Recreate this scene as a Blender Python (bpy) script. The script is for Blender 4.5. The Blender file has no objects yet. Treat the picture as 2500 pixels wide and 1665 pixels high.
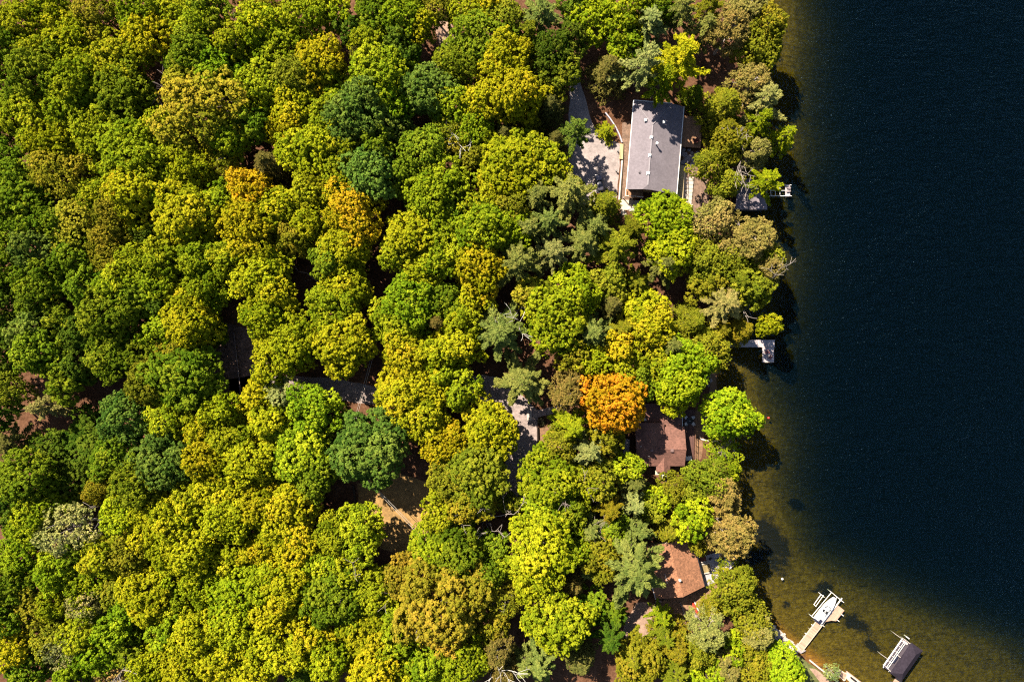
import bpy, bmesh, math, random
import numpy as np
from mathutils import Vector, Matrix, noise

random.seed(7)
SC = bpy.context.scene
COL = SC.collection
R_ = math.radians
CAM_H = 165.0           # camera height above the lake, metres; the photo spans 250 m at lake level
ALBEDO = .56            # the photo is exposed for the woods: built surfaces are darker than they look
G = 1.0                 # height of the land above the lake

def at(px, py, z=G):
    """a photo pixel (2500 x 1665) turned into the place at height z that stands there"""
    k = (CAM_H - z) / CAM_H
    return Vector(((px - 1250) / 10 * k, (832.5 - py) / 10 * k, z))

# ------------------------------------------------------------------ helpers
class MB:
    """collects shapes, links them as ONE mesh object"""
    def __init__(self):
        self.v = []; self.f = []
    def add(self, verts, faces):
        o = len(self.v)
        self.v += [tuple(p) for p in verts]
        self.f += [tuple(i + o for i in f) for f in faces]
        return self
    def box(self, c, s, rz=0, rx=0, ry=0, bevel=0):
        M = Matrix.Translation(Vector(c)) @ Matrix.Rotation(rz, 4, 'Z') @ Matrix.Rotation(ry, 4, 'Y') @ Matrix.Rotation(rx, 4, 'X')
        bm = bmesh.new()
        bmesh.ops.create_cube(bm, size=1)
        for v in bm.verts:
            v.co = Vector((v.co.x * s[0], v.co.y * s[1], v.co.z * s[2]))
        if bevel:
            bmesh.ops.bevel(bm, geom=bm.edges[:], offset=bevel, segments=2, affect='EDGES', profile=0.5)
        bm.verts.ensure_lookup_table()
        self.add([M @ v.co for v in bm.verts], [[v.index for v in f.verts] for f in bm.faces])
        bm.free(); return self
    def prism(self, poly, z0, z1):
        n = len(poly)
        a = sum(poly[i][0] * poly[(i + 1) % n][1] - poly[(i + 1) % n][0] * poly[i][1] for i in range(n))
        if a < 0: poly = poly[::-1]
        vs = [(p[0], p[1], z0) for p in poly] + [(p[0], p[1], z1) for p in poly]
        fs = [tuple(range(n - 1, -1, -1)), tuple(range(n, 2 * n))]
        fs += [(i, (i + 1) % n, n + (i + 1) % n, n + i) for i in range(n)]
        return self.add(vs, fs)
    def slab(self, pts, t):
        """a thick sheet through 3-D points, thickness t downwards"""
        n = len(pts)
        nrm = Vector((0, 0, 0))
        for i in range(n):
            nrm += Vector(pts[i]).cross(Vector(pts[(i + 1) % n]))
        if nrm.z < 0: pts = pts[::-1]
        vs = [tuple(p) for p in pts] + [(p[0], p[1], p[2] - t) for p in pts]
        fs = [tuple(range(n)), tuple(range(2 * n - 1, n - 1, -1))]
        fs += [(n + i, n + (i + 1) % n, (i + 1) % n, i) for i in range(n)]
        return self.add(vs, fs)
    def tube(self, pts, rad, n=6, cap=True):
        pts = [Vector(p) for p in pts]
        if not isinstance(rad, (list, tuple)): rad = [rad] * len(pts)
        vs = []; fs = []
        for i, p in enumerate(pts):
            d = (pts[min(i + 1, len(pts) - 1)] - pts[max(i - 1, 0)])
            if d.length < 1e-6: d = Vector((0, 0, 1))
            d.normalize()
            a = d.orthogonal().normalized() if abs(d.z) > .9 else d.cross(Vector((0, 0, 1))).normalized()
            b = d.cross(a)
            for k in range(n):
                t = 2 * math.pi * k / n
                vs.append(p + (a * math.cos(t) + b * math.sin(t)) * rad[i])
        for i in range(len(pts) - 1):
            for k in range(n):
                k2 = (k + 1) % n
                fs.append((i * n + k, i * n + k2, (i + 1) * n + k2, (i + 1) * n + k))
        if cap:
            fs.append(tuple(range(n - 1, -1, -1)))
            fs.append(tuple((len(pts) - 1) * n + k for k in range(n)))
        return self.add(vs, fs)
    def loft(self, rings, cap=True):
        n = len(rings[0]); vs = [p for r in rings for p in r]; fs = []
        for i in range(len(rings) - 1):
            for k in range(n):
                k2 = (k + 1) % n
                fs.append((i * n + k, i * n + k2, (i + 1) * n + k2, (i + 1) * n + k))
        if cap:
            fs.append(tuple(range(n - 1, -1, -1)))
            fs.append(tuple((len(rings) - 1) * n + k for k in range(n)))
        return self.add(vs, fs)
    def cyl(self, c, r, h, n=16, r2=None):
        r2 = r if r2 is None else r2
        return self.loft([[(c[0] + r * math.cos(2 * math.pi * k / n), c[1] + r * math.sin(2 * math.pi * k / n), c[2]) for k in range(n)],
                          [(c[0] + r2 * math.cos(2 * math.pi * k / n), c[1] + r2 * math.sin(2 * math.pi * k / n), c[2] + h) for k in range(n)]])
    def build(self, name, mat, parent=None, smooth=False):
        me = bpy.data.meshes.new(name)
        me.from_pydata(self.v, [], self.f)
        me.validate(); me.update()
        bm = bmesh.new(); bm.from_mesh(me)
        bmesh.ops.recalc_face_normals(bm, faces=bm.faces[:])
        bm.to_mesh(me); bm.free()
        if smooth:
            for p in me.polygons: p.use_smooth = True
        me.materials.append(mat)
        o = bpy.data.objects.new(name, me); COL.objects.link(o)
        if parent: o.parent = parent
        return o

def tag(o, label, cat, group=None, kind=None):
    if label: o['label'] = label
    if cat: o['category'] = cat
    if group: o['group'] = group
    if kind: o['kind'] = kind
    return o
def thing(name, label, cat, loc=(0, 0, 0), rz=0, group=None):
    o = bpy.data.objects.new(name, None); COL.objects.link(o)
    o.location = loc; o.rotation_euler = (0, 0, rz); o.empty_display_size = .3
    return tag(o, label, cat, group)
def struct(o):
    o['kind'] = 'structure'; return o
def copy_thing(root, loc, rz, label=None):
    r = root.copy(); COL.objects.link(r); r.location = loc; r.rotation_euler = (0, 0, rz)
    if label: r['label'] = label
    for ch in list(root.children):
        c = ch.copy(); COL.objects.link(c); c.parent = r
        for g in ch.children:
            d = g.copy(); COL.objects.link(d); d.parent = c
    return r

# ------------------------------------------------------------------ materials
def nodes_of(name):
    m = bpy.data.materials.new(name); m.use_nodes = True
    nt = m.node_tree; nt.nodes.clear()
    return m, nt, nt.nodes, nt.links
def ramp(N, stops):
    r = N.new('ShaderNodeValToRGB'); e = r.color_ramp.elements
    e[0].position, e[0].color = stops[0][0], (*stops[0][1], 1)
    e[1].position, e[1].color = stops[-1][0], (*stops[-1][1], 1)
    for p, c in stops[1:-1]:
        x = e.new(p); x.color = (*c, 1)
    return r
def surf(name, c, rough=.8, var=.25, scale=1.5, metal=0, spec=.3, lines=None, speck=0, bump=0):
    """plain weathered surface: two noises of the colour, optional board lines (axis, boards per metre) and speckle"""
    c = tuple(x * ALBEDO for x in c)
    m, nt, N, L = nodes_of(name)
    out = N.new('ShaderNodeOutputMaterial'); b = N.new('ShaderNodeBsdfPrincipled')
    L.new(b.outputs[0], out.inputs[0])
    b.inputs['Roughness'].default_value = rough; b.inputs['Metallic'].default_value = metal
    b.inputs['Specular IOR Level'].default_value = spec
    tc = N.new('ShaderNodeTexCoord')
    n1 = N.new('ShaderNodeTexNoise'); n1.inputs['Scale'].default_value = scale; n1.inputs['Detail'].default_value = 6
    n1.inputs['Roughness'].default_value = .7
    L.new(tc.outputs['Object'], n1.inputs['Vector'])
    lo = tuple(x * (1 - var) for x in c); hi = tuple(min(1, x * (1 + var)) for x in c)
    r = ramp(N, [(.3, lo), (.7, hi)]); L.new(n1.outputs['Fac'], r.inputs[0])
    col = r.outputs[0]
    if speck:
        vo = N.new('ShaderNodeTexVoronoi'); vo.inputs['Scale'].default_value = 3.2
        L.new(tc.outputs['Object'], vo.inputs['Vector'])
        mr = N.new('ShaderNodeMapRange'); mr.inputs['To Min'].default_value = 1 - speck; mr.inputs['To Max'].default_value = 1 + speck
        sp = N.new('ShaderNodeSeparateColor'); L.new(vo.outputs['Color'], sp.inputs[0]); L.new(sp.outputs[0], mr.inputs[0])
        mx = N.new('ShaderNodeVectorMath'); mx.operation = 'MULTIPLY'
        L.new(col, mx.inputs[0]); L.new(mr.outputs[0], mx.inputs[1]); col = mx.outputs[0]
    if lines:
        axis, per, dark = lines
        sx = N.new('ShaderNodeSeparateXYZ'); L.new(tc.outputs['Object'], sx.inputs[0])
        mu = N.new('ShaderNodeMath'); mu.operation = 'MULTIPLY'; mu.inputs[1].default_value = per
        L.new(sx.outputs['XYZ'.index(axis)], mu.inputs[0])
        fr = N.new('ShaderNodeMath'); fr.operation = 'FRACT'; L.new(mu.outputs[0], fr.inputs[0])
        gt = N.new('ShaderNodeMath'); gt.operation = 'GREATER_THAN'; gt.inputs[1].default_value = .1; L.new(fr.outputs[0], gt.inputs[0])
        fl = N.new('ShaderNodeMath'); fl.operation = 'FLOOR'; L.new(mu.outputs[0], fl.inputs[0])
        wn = N.new('ShaderNodeTexWhiteNoise'); wn.noise_dimensions = '1D'; L.new(fl.outputs[0], wn.inputs['W'])
        a = N.new('ShaderNodeMapRange'); a.inputs['To Min'].default_value = .78; a.inputs['To Max'].default_value = 1.12; L.new(wn.outputs['Value'], a.inputs[0])
        g2 = N.new('ShaderNodeMapRange'); g2.inputs['To Min'].default_value = dark; L.new(gt.outputs[0], g2.inputs[0])
        mm = N.new('ShaderNodeMath'); mm.operation = 'MULTIPLY'; L.new(a.outputs[0], mm.inputs[0]); L.new(g2.outputs[0], mm.inputs[1])
        mx = N.new('ShaderNodeVectorMath'); mx.operation = 'MULTIPLY'; L.new(col, mx.inputs[0]); L.new(mm.outputs[0], mx.inputs[1]); col = mx.outputs[0]
    L.new(col, b.inputs['Base Color'])
    if bump:
        bp = N.new('ShaderNodeBump'); bp.inputs['Strength'].default_value = bump; bp.inputs['Distance'].default_value = .05
        n2 = N.new('ShaderNodeTexNoise'); n2.inputs['Scale'].default_value = 6; L.new(tc.outputs['Object'], n2.inputs['Vector'])
        L.new(n2.outputs['Fac'], bp.inputs['Height']); L.new(bp.outputs[0], b.inputs['Normal'])
    return m

def foliage_mat():
    m, nt, N, L = nodes_of('foliage')
    out = N.new('ShaderNodeOutputMaterial')
    oi = N.new('ShaderNodeObjectInfo'); at_ = N.new('ShaderNodeAttribute'); at_.attribute_name = 'tint'
    hs = N.new('ShaderNodeHueSaturation')
    L.new(oi.outputs['Color'], hs.inputs['Color'])
    mv = N.new('ShaderNodeMapRange'); mv.inputs['To Min'].default_value = .55; mv.inputs['To Max'].default_value = 1.4
    L.new(at_.outputs['Fac'], mv.inputs[0]); L.new(mv.outputs[0], hs.inputs['Value'])
    mh = N.new('ShaderNodeMapRange'); mh.inputs['To Min'].default_value = .532; mh.inputs['To Max'].default_value = .472
    L.new(at_.outputs['Fac'], mh.inputs[0]); L.new(mh.outputs[0], hs.inputs['Hue'])
    d = N.new('ShaderNodeBsdfDiffuse'); t = N.new('ShaderNodeBsdfTranslucent')
    L.new(hs.outputs[0], d.inputs[0]); L.new(hs.outputs[0], t.inputs[0])
    mx = N.new('ShaderNodeMixShader'); mx.inputs[0].default_value = .25
    L.new(d.outputs[0], mx.inputs[1]); L.new(t.outputs[0], mx.inputs[2])
    L.new(mx.outputs[0], out.inputs[0])
    return m
LEAF = foliage_mat()
BARK = surf('bark', (.09, .065, .045), .9, .4, 3)
PALE_BARK = surf('pale_bark', (.36, .30, .26), .85, .3, 3)
SNAG_BARK = surf('weathered_bark', (.27, .21, .19), .85, .3, 3)
WHITE_BARK = surf('white_bark', (.6, .56, .5), .8, .2, 3)

# ------------------------------------------------------------------ tree crowns
def unit(v):
    return v / np.maximum(np.linalg.norm(v, axis=-1, keepdims=True), 1e-9)
def leaves(name, c, nrm, size, tint, rng, aspect=.75, along=None):
    """many small leaf-sized faces as one mesh"""
    n = len(c)
    nrm = unit(nrm)
    rv = unit(rng.normal(size=(n, 3)))
    u = unit(np.cross(nrm, rv))
    if along is not None:
        u = unit(along - nrm * np.sum(along * nrm, 1, keepdims=True))
    v = np.cross(nrm, u)
    s = size[:, None]; a = s * aspect
    j = lambda: rng.uniform(.6, 1.15, (n, 1))
    P = np.stack([c - u * s * j(), c + v * a * j() - u * s * .15, c + u * s * j(), c - v * a * j() + u * s * .15], 1).reshape(-1, 3)
    me = bpy.data.meshes.new(name)
    me.vertices.add(4 * n); me.vertices.foreach_set('co', P.astype(np.float32).ravel())
    me.loops.add(4 * n); me.loops.foreach_set('vertex_index', np.arange(4 * n, dtype=np.int32))
    me.polygons.add(n); me.polygons.foreach_set('loop_start', np.arange(0, 4 * n, 4, dtype=np.int32))
    me.update(calc_edges=True)
    t = me.attributes.new('tint', 'FLOAT', 'FACE'); t.data.foreach_set('value', np.clip(tint, 0, 1).astype(np.float32))
    me.materials.append(LEAF)
    return me
def puffs_to_leaves(rng, pc, pd, pr, pt, k, leaf):
    """puff centres pc with outward directions pd, radii pr, tints pt -> leaf centres, normals, sizes, tints"""
    n = len(pc)
    d = unit(rng.normal(size=(n, k, 3)) + pd[:, None, :] * .9 + np.array([0, 0, .5]))
    c = pc[:, None, :] + d * pr[:, None, None] * rng.uniform(.55, 1.05, (n, k, 1))
    nr = d * .9 + rng.normal(size=(n, k, 3)) * .38
    s = leaf * rng.uniform(.65, 1.3, (n, k))
    t = pt[:, None] + rng.normal(size=(n, k)) * .07
    return c.reshape(-1, 3), nr.reshape(-1, 3), s.ravel(), t.ravel()

def broadleaf(seed, R, h, lobes, puff=.55, leaf=.30, k=13, dens=1.0, gap=.0, up=.75):
    rng = np.random.default_rng(seed)
    zc = h * .60; hz = h * .34
    lc = []; lr = []
    i = 0
    am = rng.uniform(.05, .15, 3); ph = rng.uniform(0, 6.28, 3)
    ragged = lambda t: 1 + sum(am[k] * math.cos((k + 2) * t + ph[k]) for k in range(3))
    while len(lc) < lobes and i < 4000:
        i += 1
        d = rng.normal(size=3); d /= np.linalg.norm(d)
        if d[2] < -.35: continue
        rr = R * rng.uniform(.17, .36); m = ragged(math.atan2(d[1], d[0])) * rng.uniform(.72, 1.12)
        q = np.array([d[0] * (R - rr) * m, d[1] * (R - rr) * m, zc + d[2] * hz * rng.uniform(.7, 1.12)])
        if any(np.linalg.norm(q - o) < (rr + r2) * .56 for o, r2 in zip(lc, lr)): continue
        lc.append(q); lr.append(rr)
    lc.append(np.array([0, 0, zc])); lr.append(R * .5)
    PC = []; PD = []; PR = []; PT = []
    for q, rr in zip(lc, lr):
        n = int(4 * math.pi * rr * rr / (puff * puff * 1.9) * dens)
        d = unit(rng.normal(size=(n, 3)) * np.array([1, 1, .85]))
        out = unit(q - np.array([0, 0, zc - hz * .6]))
        keep = (d @ out > -.35) & (d[:, 2] > -.55) & (rng.random(n) > gap)
        d = d[keep]; n = len(d)
        ext = np.where(rng.random((n, 1)) < .14, rng.uniform(1.05, 1.38, (n, 1)), rng.uniform(.78, 1.05, (n, 1)))
        c = q + d * rr * ext * np.array([1, 1, .82])
        PC.append(c); PD.append(d); PR.append(puff * rng.uniform(.6, 1.15, n))
        PT.append(.5 + rng.normal() * .17 + rng.normal(size=n) * .14)
    PC, PD, PR, PT = np.concatenate(PC), np.concatenate(PD), np.concatenate(PR), np.concatenate(PT)
    c, nr, s, t = puffs_to_leaves(rng, PC, PD, PR, PT, k, leaf)
    me = leaves('crown', c, nr + np.array([0, 0, .25]), s, t, rng)
    return me, lc, R, h
def trunk_mesh(seed, R, h, lc, mat, base=.022, thin=1.0, twigs=0):
    rnd = random.Random(seed); m = MB()
    r0 = h * base
    top = Vector((rnd.uniform(-.3, .3), rnd.uniform(-.3, .3), h * .62))
    m.tube([(0, 0, 0), (0.05, 0, h * .06), top * .5, top, top + Vector((0, 0, h * .2))], [r0 * 1.5, r0, r0 * .85, r0 * .55, r0 * .2], 7)
    for q in lc[:14]:
        q = Vector(q); s = top * rnd.uniform(.55, .95)
        mid = s.lerp(q, .5) + Vector((0, 0, -.06 * h))
        m.tube([s, mid, q], [r0 * .38 * thin, r0 * .25 * thin, r0 * .08 * thin], 5)
        for _ in range(twigs):
            a = mid.lerp(q, rnd.random()); e = a + Vector((rnd.uniform(-1, 1), rnd.uniform(-1, 1), rnd.uniform(.1, 1))) * R * .3
            m.tube([a, a.lerp(e, .5) + Vector((0, 0, .1)), e], [r0 * .16 * thin, r0 * .11 * thin, r0 * .05], 4)
    me = bpy.data.meshes.new('trunk'); me.from_pydata(m.v, [], m.f); me.update(); me.materials.append(mat)
    return me

def pine(seed, R, h, whorls, nb, droop=.18, z0=.30, leaf=.26, fan=.34, puff=.42, k=9, top_r=.12, power=.8, barkmat=BARK, limb=.05, fill=1.0, ragged=.25):
    """conifer: whorls of branches that carry fans of needle tufts"""
    rng = np.random.default_rng(seed); m = MB()
    m.tube([(0, 0, 0), (0, 0, h * .5), (0, 0, h * .97)], [h * .02, h * .014, h * .004], 7)
    PC = []; PD = []; PT = []; PR = []
    for w in range(whorls):
        f = w / max(1, whorls - 1)
        z = h * (z0 + (.97 - z0) * f)
        L = R * (top_r + (1 - top_r) * (1 - f) ** power)
        n = nb + (rng.integers(0, 2)); a0 = rng.uniform(0, 6.28)
        for b in range(n):
            a = a0 + b * 6.283 / n + rng.normal() * .16
            l = L * rng.uniform(1 - ragged * 1.6, 1 + ragged * .45)
            dr = np.array([math.cos(a), math.sin(a), 0]); sd = np.array([-dr[1], dr[0], 0])
            tipz = -droop * l + rng.normal() * .15
            m.tube([(0, 0, z), tuple(dr * l * .5 + np.array([0, 0, z + .04 * l + tipz * .3])), tuple(dr * l * .93 + np.array([0, 0, z + tipz]))],
                   [limb * (1.3 - f), limb * .7 * (1.2 - f) + .01, .012], 4)
            nt = max(4, int(l * fill * 7.5))
            s = rng.uniform(.16, 1.0, nt) ** .8
            wd = fan * l * np.sin(np.clip(s * 1.05, 0, 1) * math.pi * .80 + .25) * rng.uniform(-1, 1, nt)
            p = dr * (l * s)[:, None] + sd * wd[:, None]
            p[:, 2] = z + tipz * s ** 1.6 + rng.normal(size=nt) * .12 + .04 * l
            PC.append(p); PD.append(np.tile(dr * .8 + np.array([0, 0, .35]), (nt, 1)) + sd * (wd / (fan * l + .01))[:, None] * .6)
            PR.append(puff * rng.uniform(.6, 1.2, nt)); PT.append(.45 + .18 * (s - .5) + rng.normal() * .1 + rng.normal(size=nt) * .12)
    PC, PD, PR, PT = np.concatenate(PC), np.concatenate(PD), np.concatenate(PR), np.concatenate(PT)
    n = len(PC)
    d = unit(rng.normal(size=(n, k, 3)) * .6 + unit(PD)[:, None, :] * .8)
    c = PC[:, None, :] + d * PR[:, None, None] * rng.uniform(.2, 1.0, (n, k, 1)) * np.array([1, 1, .6])
    nr = np.array([0, 0, 1.0]) + rng.normal(size=(n, k, 3)) * .55
    s = leaf * rng.uniform(.6, 1.3, (n, k)); t = PT[:, None] + rng.normal(size=(n, k)) * .08
    al = np.repeat(unit(PD * np.array([1, 1, .15]))[:, None, :], k, 1) + rng.normal(size=(n, k, 3)) * .35
    cm = leaves('crown', c.reshape(-1, 3), nr.reshape(-1, 3), s.ravel(), t.ravel(), rng, .38, al.reshape(-1, 3))
    tm = bpy.data.meshes.new('trunk'); tm.from_pydata(m.v, [], m.f); tm.update(); tm.materials.append(barkmat)
    return cm, tm, R, h

def plate_pine(seed, R, h, limbs, plates=3, leaf=.24, barkmat=PALE_BARK, k=9, dens=1.0):
    """old pine: pale crooked limbs ending in flat tufted plates, limbs showing between them"""
    rng = np.random.default_rng(seed); rnd = random.Random(seed); m = MB()
    m.tube([(0, 0, 0), (.1, .1, h * .5), (.2, -.1, h * .85), (.1, 0, h * .93)], [h * .022, h * .017, h * .008, h * .003], 7)
    PC = []; PR = []; PT = []
    for b in range(limbs):
        f = (b + .5) / limbs; z = h * (.48 + .45 * f)
        a = b * 2.399 + rnd.uniform(-.4, .4)
        l = R * (1.02 - .62 * f ** 1.6) * rnd.uniform(.72, 1.05)
        p0 = Vector((.1, 0, z)); dr = Vector((math.cos(a), math.sin(a), 0)); sd = Vector((-dr.y, dr.x, 0))
        p1 = p0 + dr * l * .4 + sd * rnd.uniform(-.1, .1) * l + Vector((0, 0, l * .12))
        p2 = p0 + dr * l * .92 + sd * rnd.uniform(-.15, .15) * l + Vector((0, 0, l * rnd.uniform(.05, .22)))
        m.tube([p0, p1, p2], [.11, .075, .025], 5)
        tips = [p2]
        for j in range(plates):
            q0 = p1.lerp(p2, rnd.uniform(-.3, .8)); q1 = q0 + (dr * rnd.uniform(.1, .6) + sd * rnd.choice((-1, 1)) * rnd.uniform(.5, 1)) * l * .38 + Vector((0, 0, rnd.uniform(.1, .5)))
            m.tube([q0, q0.lerp(q1, .5) + Vector((0, 0, .1)), q1], [.05, .035, .015], 4); tips.append(q1)
        for tp in tips:
            n = int(rng.integers(16, 26) * dens); pr = R * rng.uniform(.13, .2)
            d = unit(rng.normal(size=(n, 3)) * np.array([1, 1, .4])) * (rng.random((n, 1)) ** .5) * pr
            PC.append(np.array(tp) + d + np.array([0, 0, .15])); PR.append(rng.uniform(.3, .5, n)); PT.append(.5 + rng.normal() * .12 + rng.normal(size=n) * .13)
    PC, PR, PT = np.concatenate(PC), np.concatenate(PR), np.concatenate(PT); n = len(PC)
    d = unit(rng.normal(size=(n, k, 3)) + np.array([0, 0, .6]))
    c = PC[:, None, :] + d * PR[:, None, None] * rng.uniform(.3, 1, (n, k, 1)); nr = d + rng.normal(size=(n, k, 3)) * .5 + np.array([0, 0, .5])
    cm = leaves('crown', c.reshape(-1, 3), nr.reshape(-1, 3), (leaf * rng.uniform(.6, 1.3, (n, k))).ravel(), (PT[:, None] + rng.normal(size=(n, k)) * .07).ravel(), rng, .5)
    tm = bpy.data.meshes.new('trunk'); tm.from_pydata(m.v, [], m.f); tm.update(); tm.materials.append(barkmat)
    return cm, tm, R, h

def bare_mesh(seed, h, spread, mat, depth=5, r=.16, droop=0.0, lean=(0, 0)):
    rnd = random.Random(seed); m = MB()
    def grow(p, d, l, r, k):
        n = 3; pts = [p]; q = p; dd = d.copy()
        for i in range(n):
            dd = (dd + Vector((rnd.gauss(0, .17), rnd.gauss(0, .17), rnd.gauss(0, .1) - droop * .3))).normalized()
            q = q + dd * l / n; pts.append(q)
        m.tube(pts, [max(.035, r * (1 - .45 * i / n)) for i in range(n + 1)], 5 if r > .04 else 4)
        if k == 0: return
        for _ in range(rnd.choice((2, 3, 3))):
            e = (dd + Vector((rnd.gauss(0, 1), rnd.gauss(0, 1), rnd.gauss(.15, .5))) * spread).normalized()
            grow(pts[rnd.choice((1, 2, 3, 3))], e, l * rnd.uniform(.55, .82), r * .55, k - 1)
    grow(Vector((0, 0, 0)), Vector((lean[0], lean[1], 1)).normalized(), h * .42, r, depth)
    me = bpy.data.meshes.new('bare_tree'); me.from_pydata(m.v, [], m.f); me.update(); me.materials.append(mat)
    return me
# ------------------------------------------------------------------ the setting: ground, lakebed, water
SHORE = [(1850, -900), (1846, -200), (1842, 0), (1852, 70), (1842, 170), (1830, 280), (1842, 350), (1812, 430), (1785, 500), (1800, 560), (1812, 640),
         (1800, 700), (1790, 780), (1768, 830), (1756, 880), (1748, 935), (1752, 985), (1772, 1040), (1792, 1090), (1782, 1140), (1764, 1185),
         (1782, 1240), (1786, 1300), (1788, 1360), (1796, 1420), (1838, 1500), (1882, 1538), (1915, 1568), (1945, 1590), (1975, 1613), (2030, 1652),
         (2085, 1695), (2250, 1810), (2900, 2300)]
SH = np.array([[(x - 1250) / 10, (832.5 - y) / 10] for x, y in SHORE])
def shore_dist(X, Y):
    """metres to the shoreline, positive inland"""
    best = np.full(X.shape, 1e9)
    for (ax, ay), (bx, by) in zip(SH[:-1], SH[1:]):
        dx, dy = bx - ax, by - ay
        t = np.clip(((X - ax) * dx + (Y - ay) * dy) / (dx * dx + dy * dy), 0, 1)
        best = np.minimum(best, np.hypot(X - ax - t * dx, Y - ay - t * dy))
    sx = np.interp(-Y, -SH[:, 1], SH[:, 0])
    return np.where(X < sx, best, -best)
def depth_at(d, X, Y):
    """lake depth from distance off shore; the south bay shelves slowly, the north shore drops away"""
    t = np.clip((-Y - 20) / 55, 0, 1)
    shelf = 9 + 19 * t * t
    dd = -d
    return .25 + .055 * np.minimum(dd, shelf) * (1.9 - .9 * t) + .30 * np.maximum(dd - shelf, 0)
def grid(x0, x1, y0, y1, st):
    xs = np.arange(x0, x1 + st * .5, st); ys = np.arange(y0, y1 + st * .5, st)
    return np.meshgrid(xs, ys)
def sheet(name, X, Y, Z, mat, attrs=None):
    ny, nx = X.shape
    me = bpy.data.meshes.new(name)
    co = np.stack([X, Y, Z], -1).reshape(-1, 3).astype(np.float32)
    i = np.arange(ny * nx).reshape(ny, nx)
    q = np.stack([i[:-1, :-1], i[:-1, 1:], i[1:, 1:], i[1:, :-1]], -1).reshape(-1, 4).astype(np.int32)
    me.vertices.add(len(co)); me.vertices.foreach_set('co', co.ravel())
    me.loops.add(q.size); me.loops.foreach_set('vertex_index', q.ravel())
    me.polygons.add(len(q)); me.polygons.foreach_set('loop_start', np.arange(0, q.size, 4, dtype=np.int32))
    me.update(calc_edges=True)
    me.polygons.foreach_set('use_smooth', np.ones(len(q), dtype=bool))
    for k, v in (attrs or {}).items():
        a = me.attributes.new(k, 'FLOAT', 'POINT'); a.data.foreach_set('value', v.astype(np.float32).ravel())
    me.materials.append(mat)
    o = bpy.data.objects.new(name, me); COL.objects.link(o); return o

def ground_mat():
    m, nt, N, L = nodes_of('forest_floor')
    out = N.new('ShaderNodeOutputMaterial'); b = N.new('ShaderNodeBsdfDiffuse'); L.new(b.outputs[0], out.inputs[0])
    tc = N.new('ShaderNodeTexCoord')
    n1 = N.new('ShaderNodeTexNoise'); n1.inputs['Scale'].default_value = .22; n1.inputs['Detail'].default_value = 8; n1.inputs['Roughness'].default_value = .75
    n2 = N.new('ShaderNodeTexNoise'); n2.inputs['Scale'].default_value = 2.6; n2.inputs['Detail'].default_value = 5; n2.inputs['Roughness'].default_value = .8
    L.new(tc.outputs['Object'], n1.inputs[0]); L.new(tc.outputs['Object'], n2.inputs[0])
    r1 = ramp(N, [(.3, (0.042, 0.02352, 0.01456)), (.5, (0.084, 0.04368, 0.02688)), (.72, (0.1288, 0.0756, 0.0476))]); L.new(n2.outputs['Fac'], r1.inputs[0])
    r2 = ramp(N, [(.35, (.55, .5, .45)), (.65, (1.2, 1.12, 1.05))]); L.new(n1.outputs['Fac'], r2.inputs[0])
    mx = N.new('ShaderNodeMix'); mx.data_type = 'RGBA'; mx.blend_type = 'MULTIPLY'; mx.inputs[0].default_value = 1
    L.new(r1.outputs[0], mx.inputs[6]); L.new(r2.outputs[0], mx.inputs[7])
    # lakebed: olive weed and amber sand, dark weed beds
    at_ = N.new('ShaderNodeAttribute'); at_.attribute_name = 'weed'
    ab = N.new('ShaderNodeAttribute'); ab.attribute_name = 'sand'
    n3 = N.new('ShaderNodeTexNoise'); n3.inputs['Scale'].default_value = .9; n3.inputs['Detail'].default_value = 8; n3.inputs['Roughness'].default_value = .95
    L.new(tc.outputs['Object'], n3.inputs[0])
    r3 = ramp(N, [(.36, (.012, .008, .001)), (.5, (.055, .036, .003)), (.64, (.125, .084, .009))]); L.new(n3.outputs['Fac'], r3.inputs[0])
    r4 = ramp(N, [(.35, (0.0896, 0.0336, 0.00448)), (.65, (0.2352, 0.1064, 0.0168))]); L.new(n3.outputs['Fac'], r4.inputs[0])
    sm = N.new('ShaderNodeMix'); sm.data_type = 'RGBA'; L.new(ab.outputs['Fac'], sm.inputs[0]); L.new(r3.outputs[0], sm.inputs[6]); L.new(r4.outputs[0], sm.inputs[7])
    wm = N.new('ShaderNodeMix'); wm.data_type = 'RGBA'; wm.inputs[7].default_value = (.010, .008, .004, 1)
    ad = N.new('ShaderNodeMath'); ad.operation = 'MULTIPLY_ADD'; ad.inputs[1].default_value = 2.4; ad.inputs[2].default_value = -1.2
    n4 = N.new('ShaderNodeTexNoise'); n4.inputs['Scale'].default_value = .42; n4.inputs['Detail'].default_value = 8; n4.inputs['Roughness'].default_value = .7; L.new(tc.outputs['Object'], n4.inputs[0])
    L.new(n4.outputs['Fac'], ad.inputs[0])
    a2 = N.new('ShaderNodeMath'); a2.operation = 'ADD'; L.new(at_.outputs['Fac'], a2.inputs[0]); L.new(ad.outputs[0], a2.inputs[1])
    a3 = N.new('ShaderNodeMapRange'); a3.inputs['From Min'].default_value = .38; a3.inputs['From Max'].default_value = .75; L.new(a2.outputs[0], a3.inputs[0])
    L.new(a3.outputs[0], wm.inputs[0]); L.new(sm.outputs[2], wm.inputs[6])
    al = N.new('ShaderNodeAttribute'); al.attribute_name = 'land'
    fm = N.new('ShaderNodeMix'); fm.data_type = 'RGBA'; L.new(al.outputs['Fac'], fm.inputs[0]); L.new(wm.outputs[2], fm.inputs[6]); L.new(mx.outputs[2], fm.inputs[7])
    L.new(fm.outputs[2], b.inputs[0])
    bp = N.new('ShaderNodeBump'); bp.inputs['Strength'].default_value = .5; bp.inputs['Distance'].default_value = .12
    L.new(n2.outputs['Fac'], bp.inputs['Height']); L.new(bp.outputs[0], b.inputs['Normal'])
    return m
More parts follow.
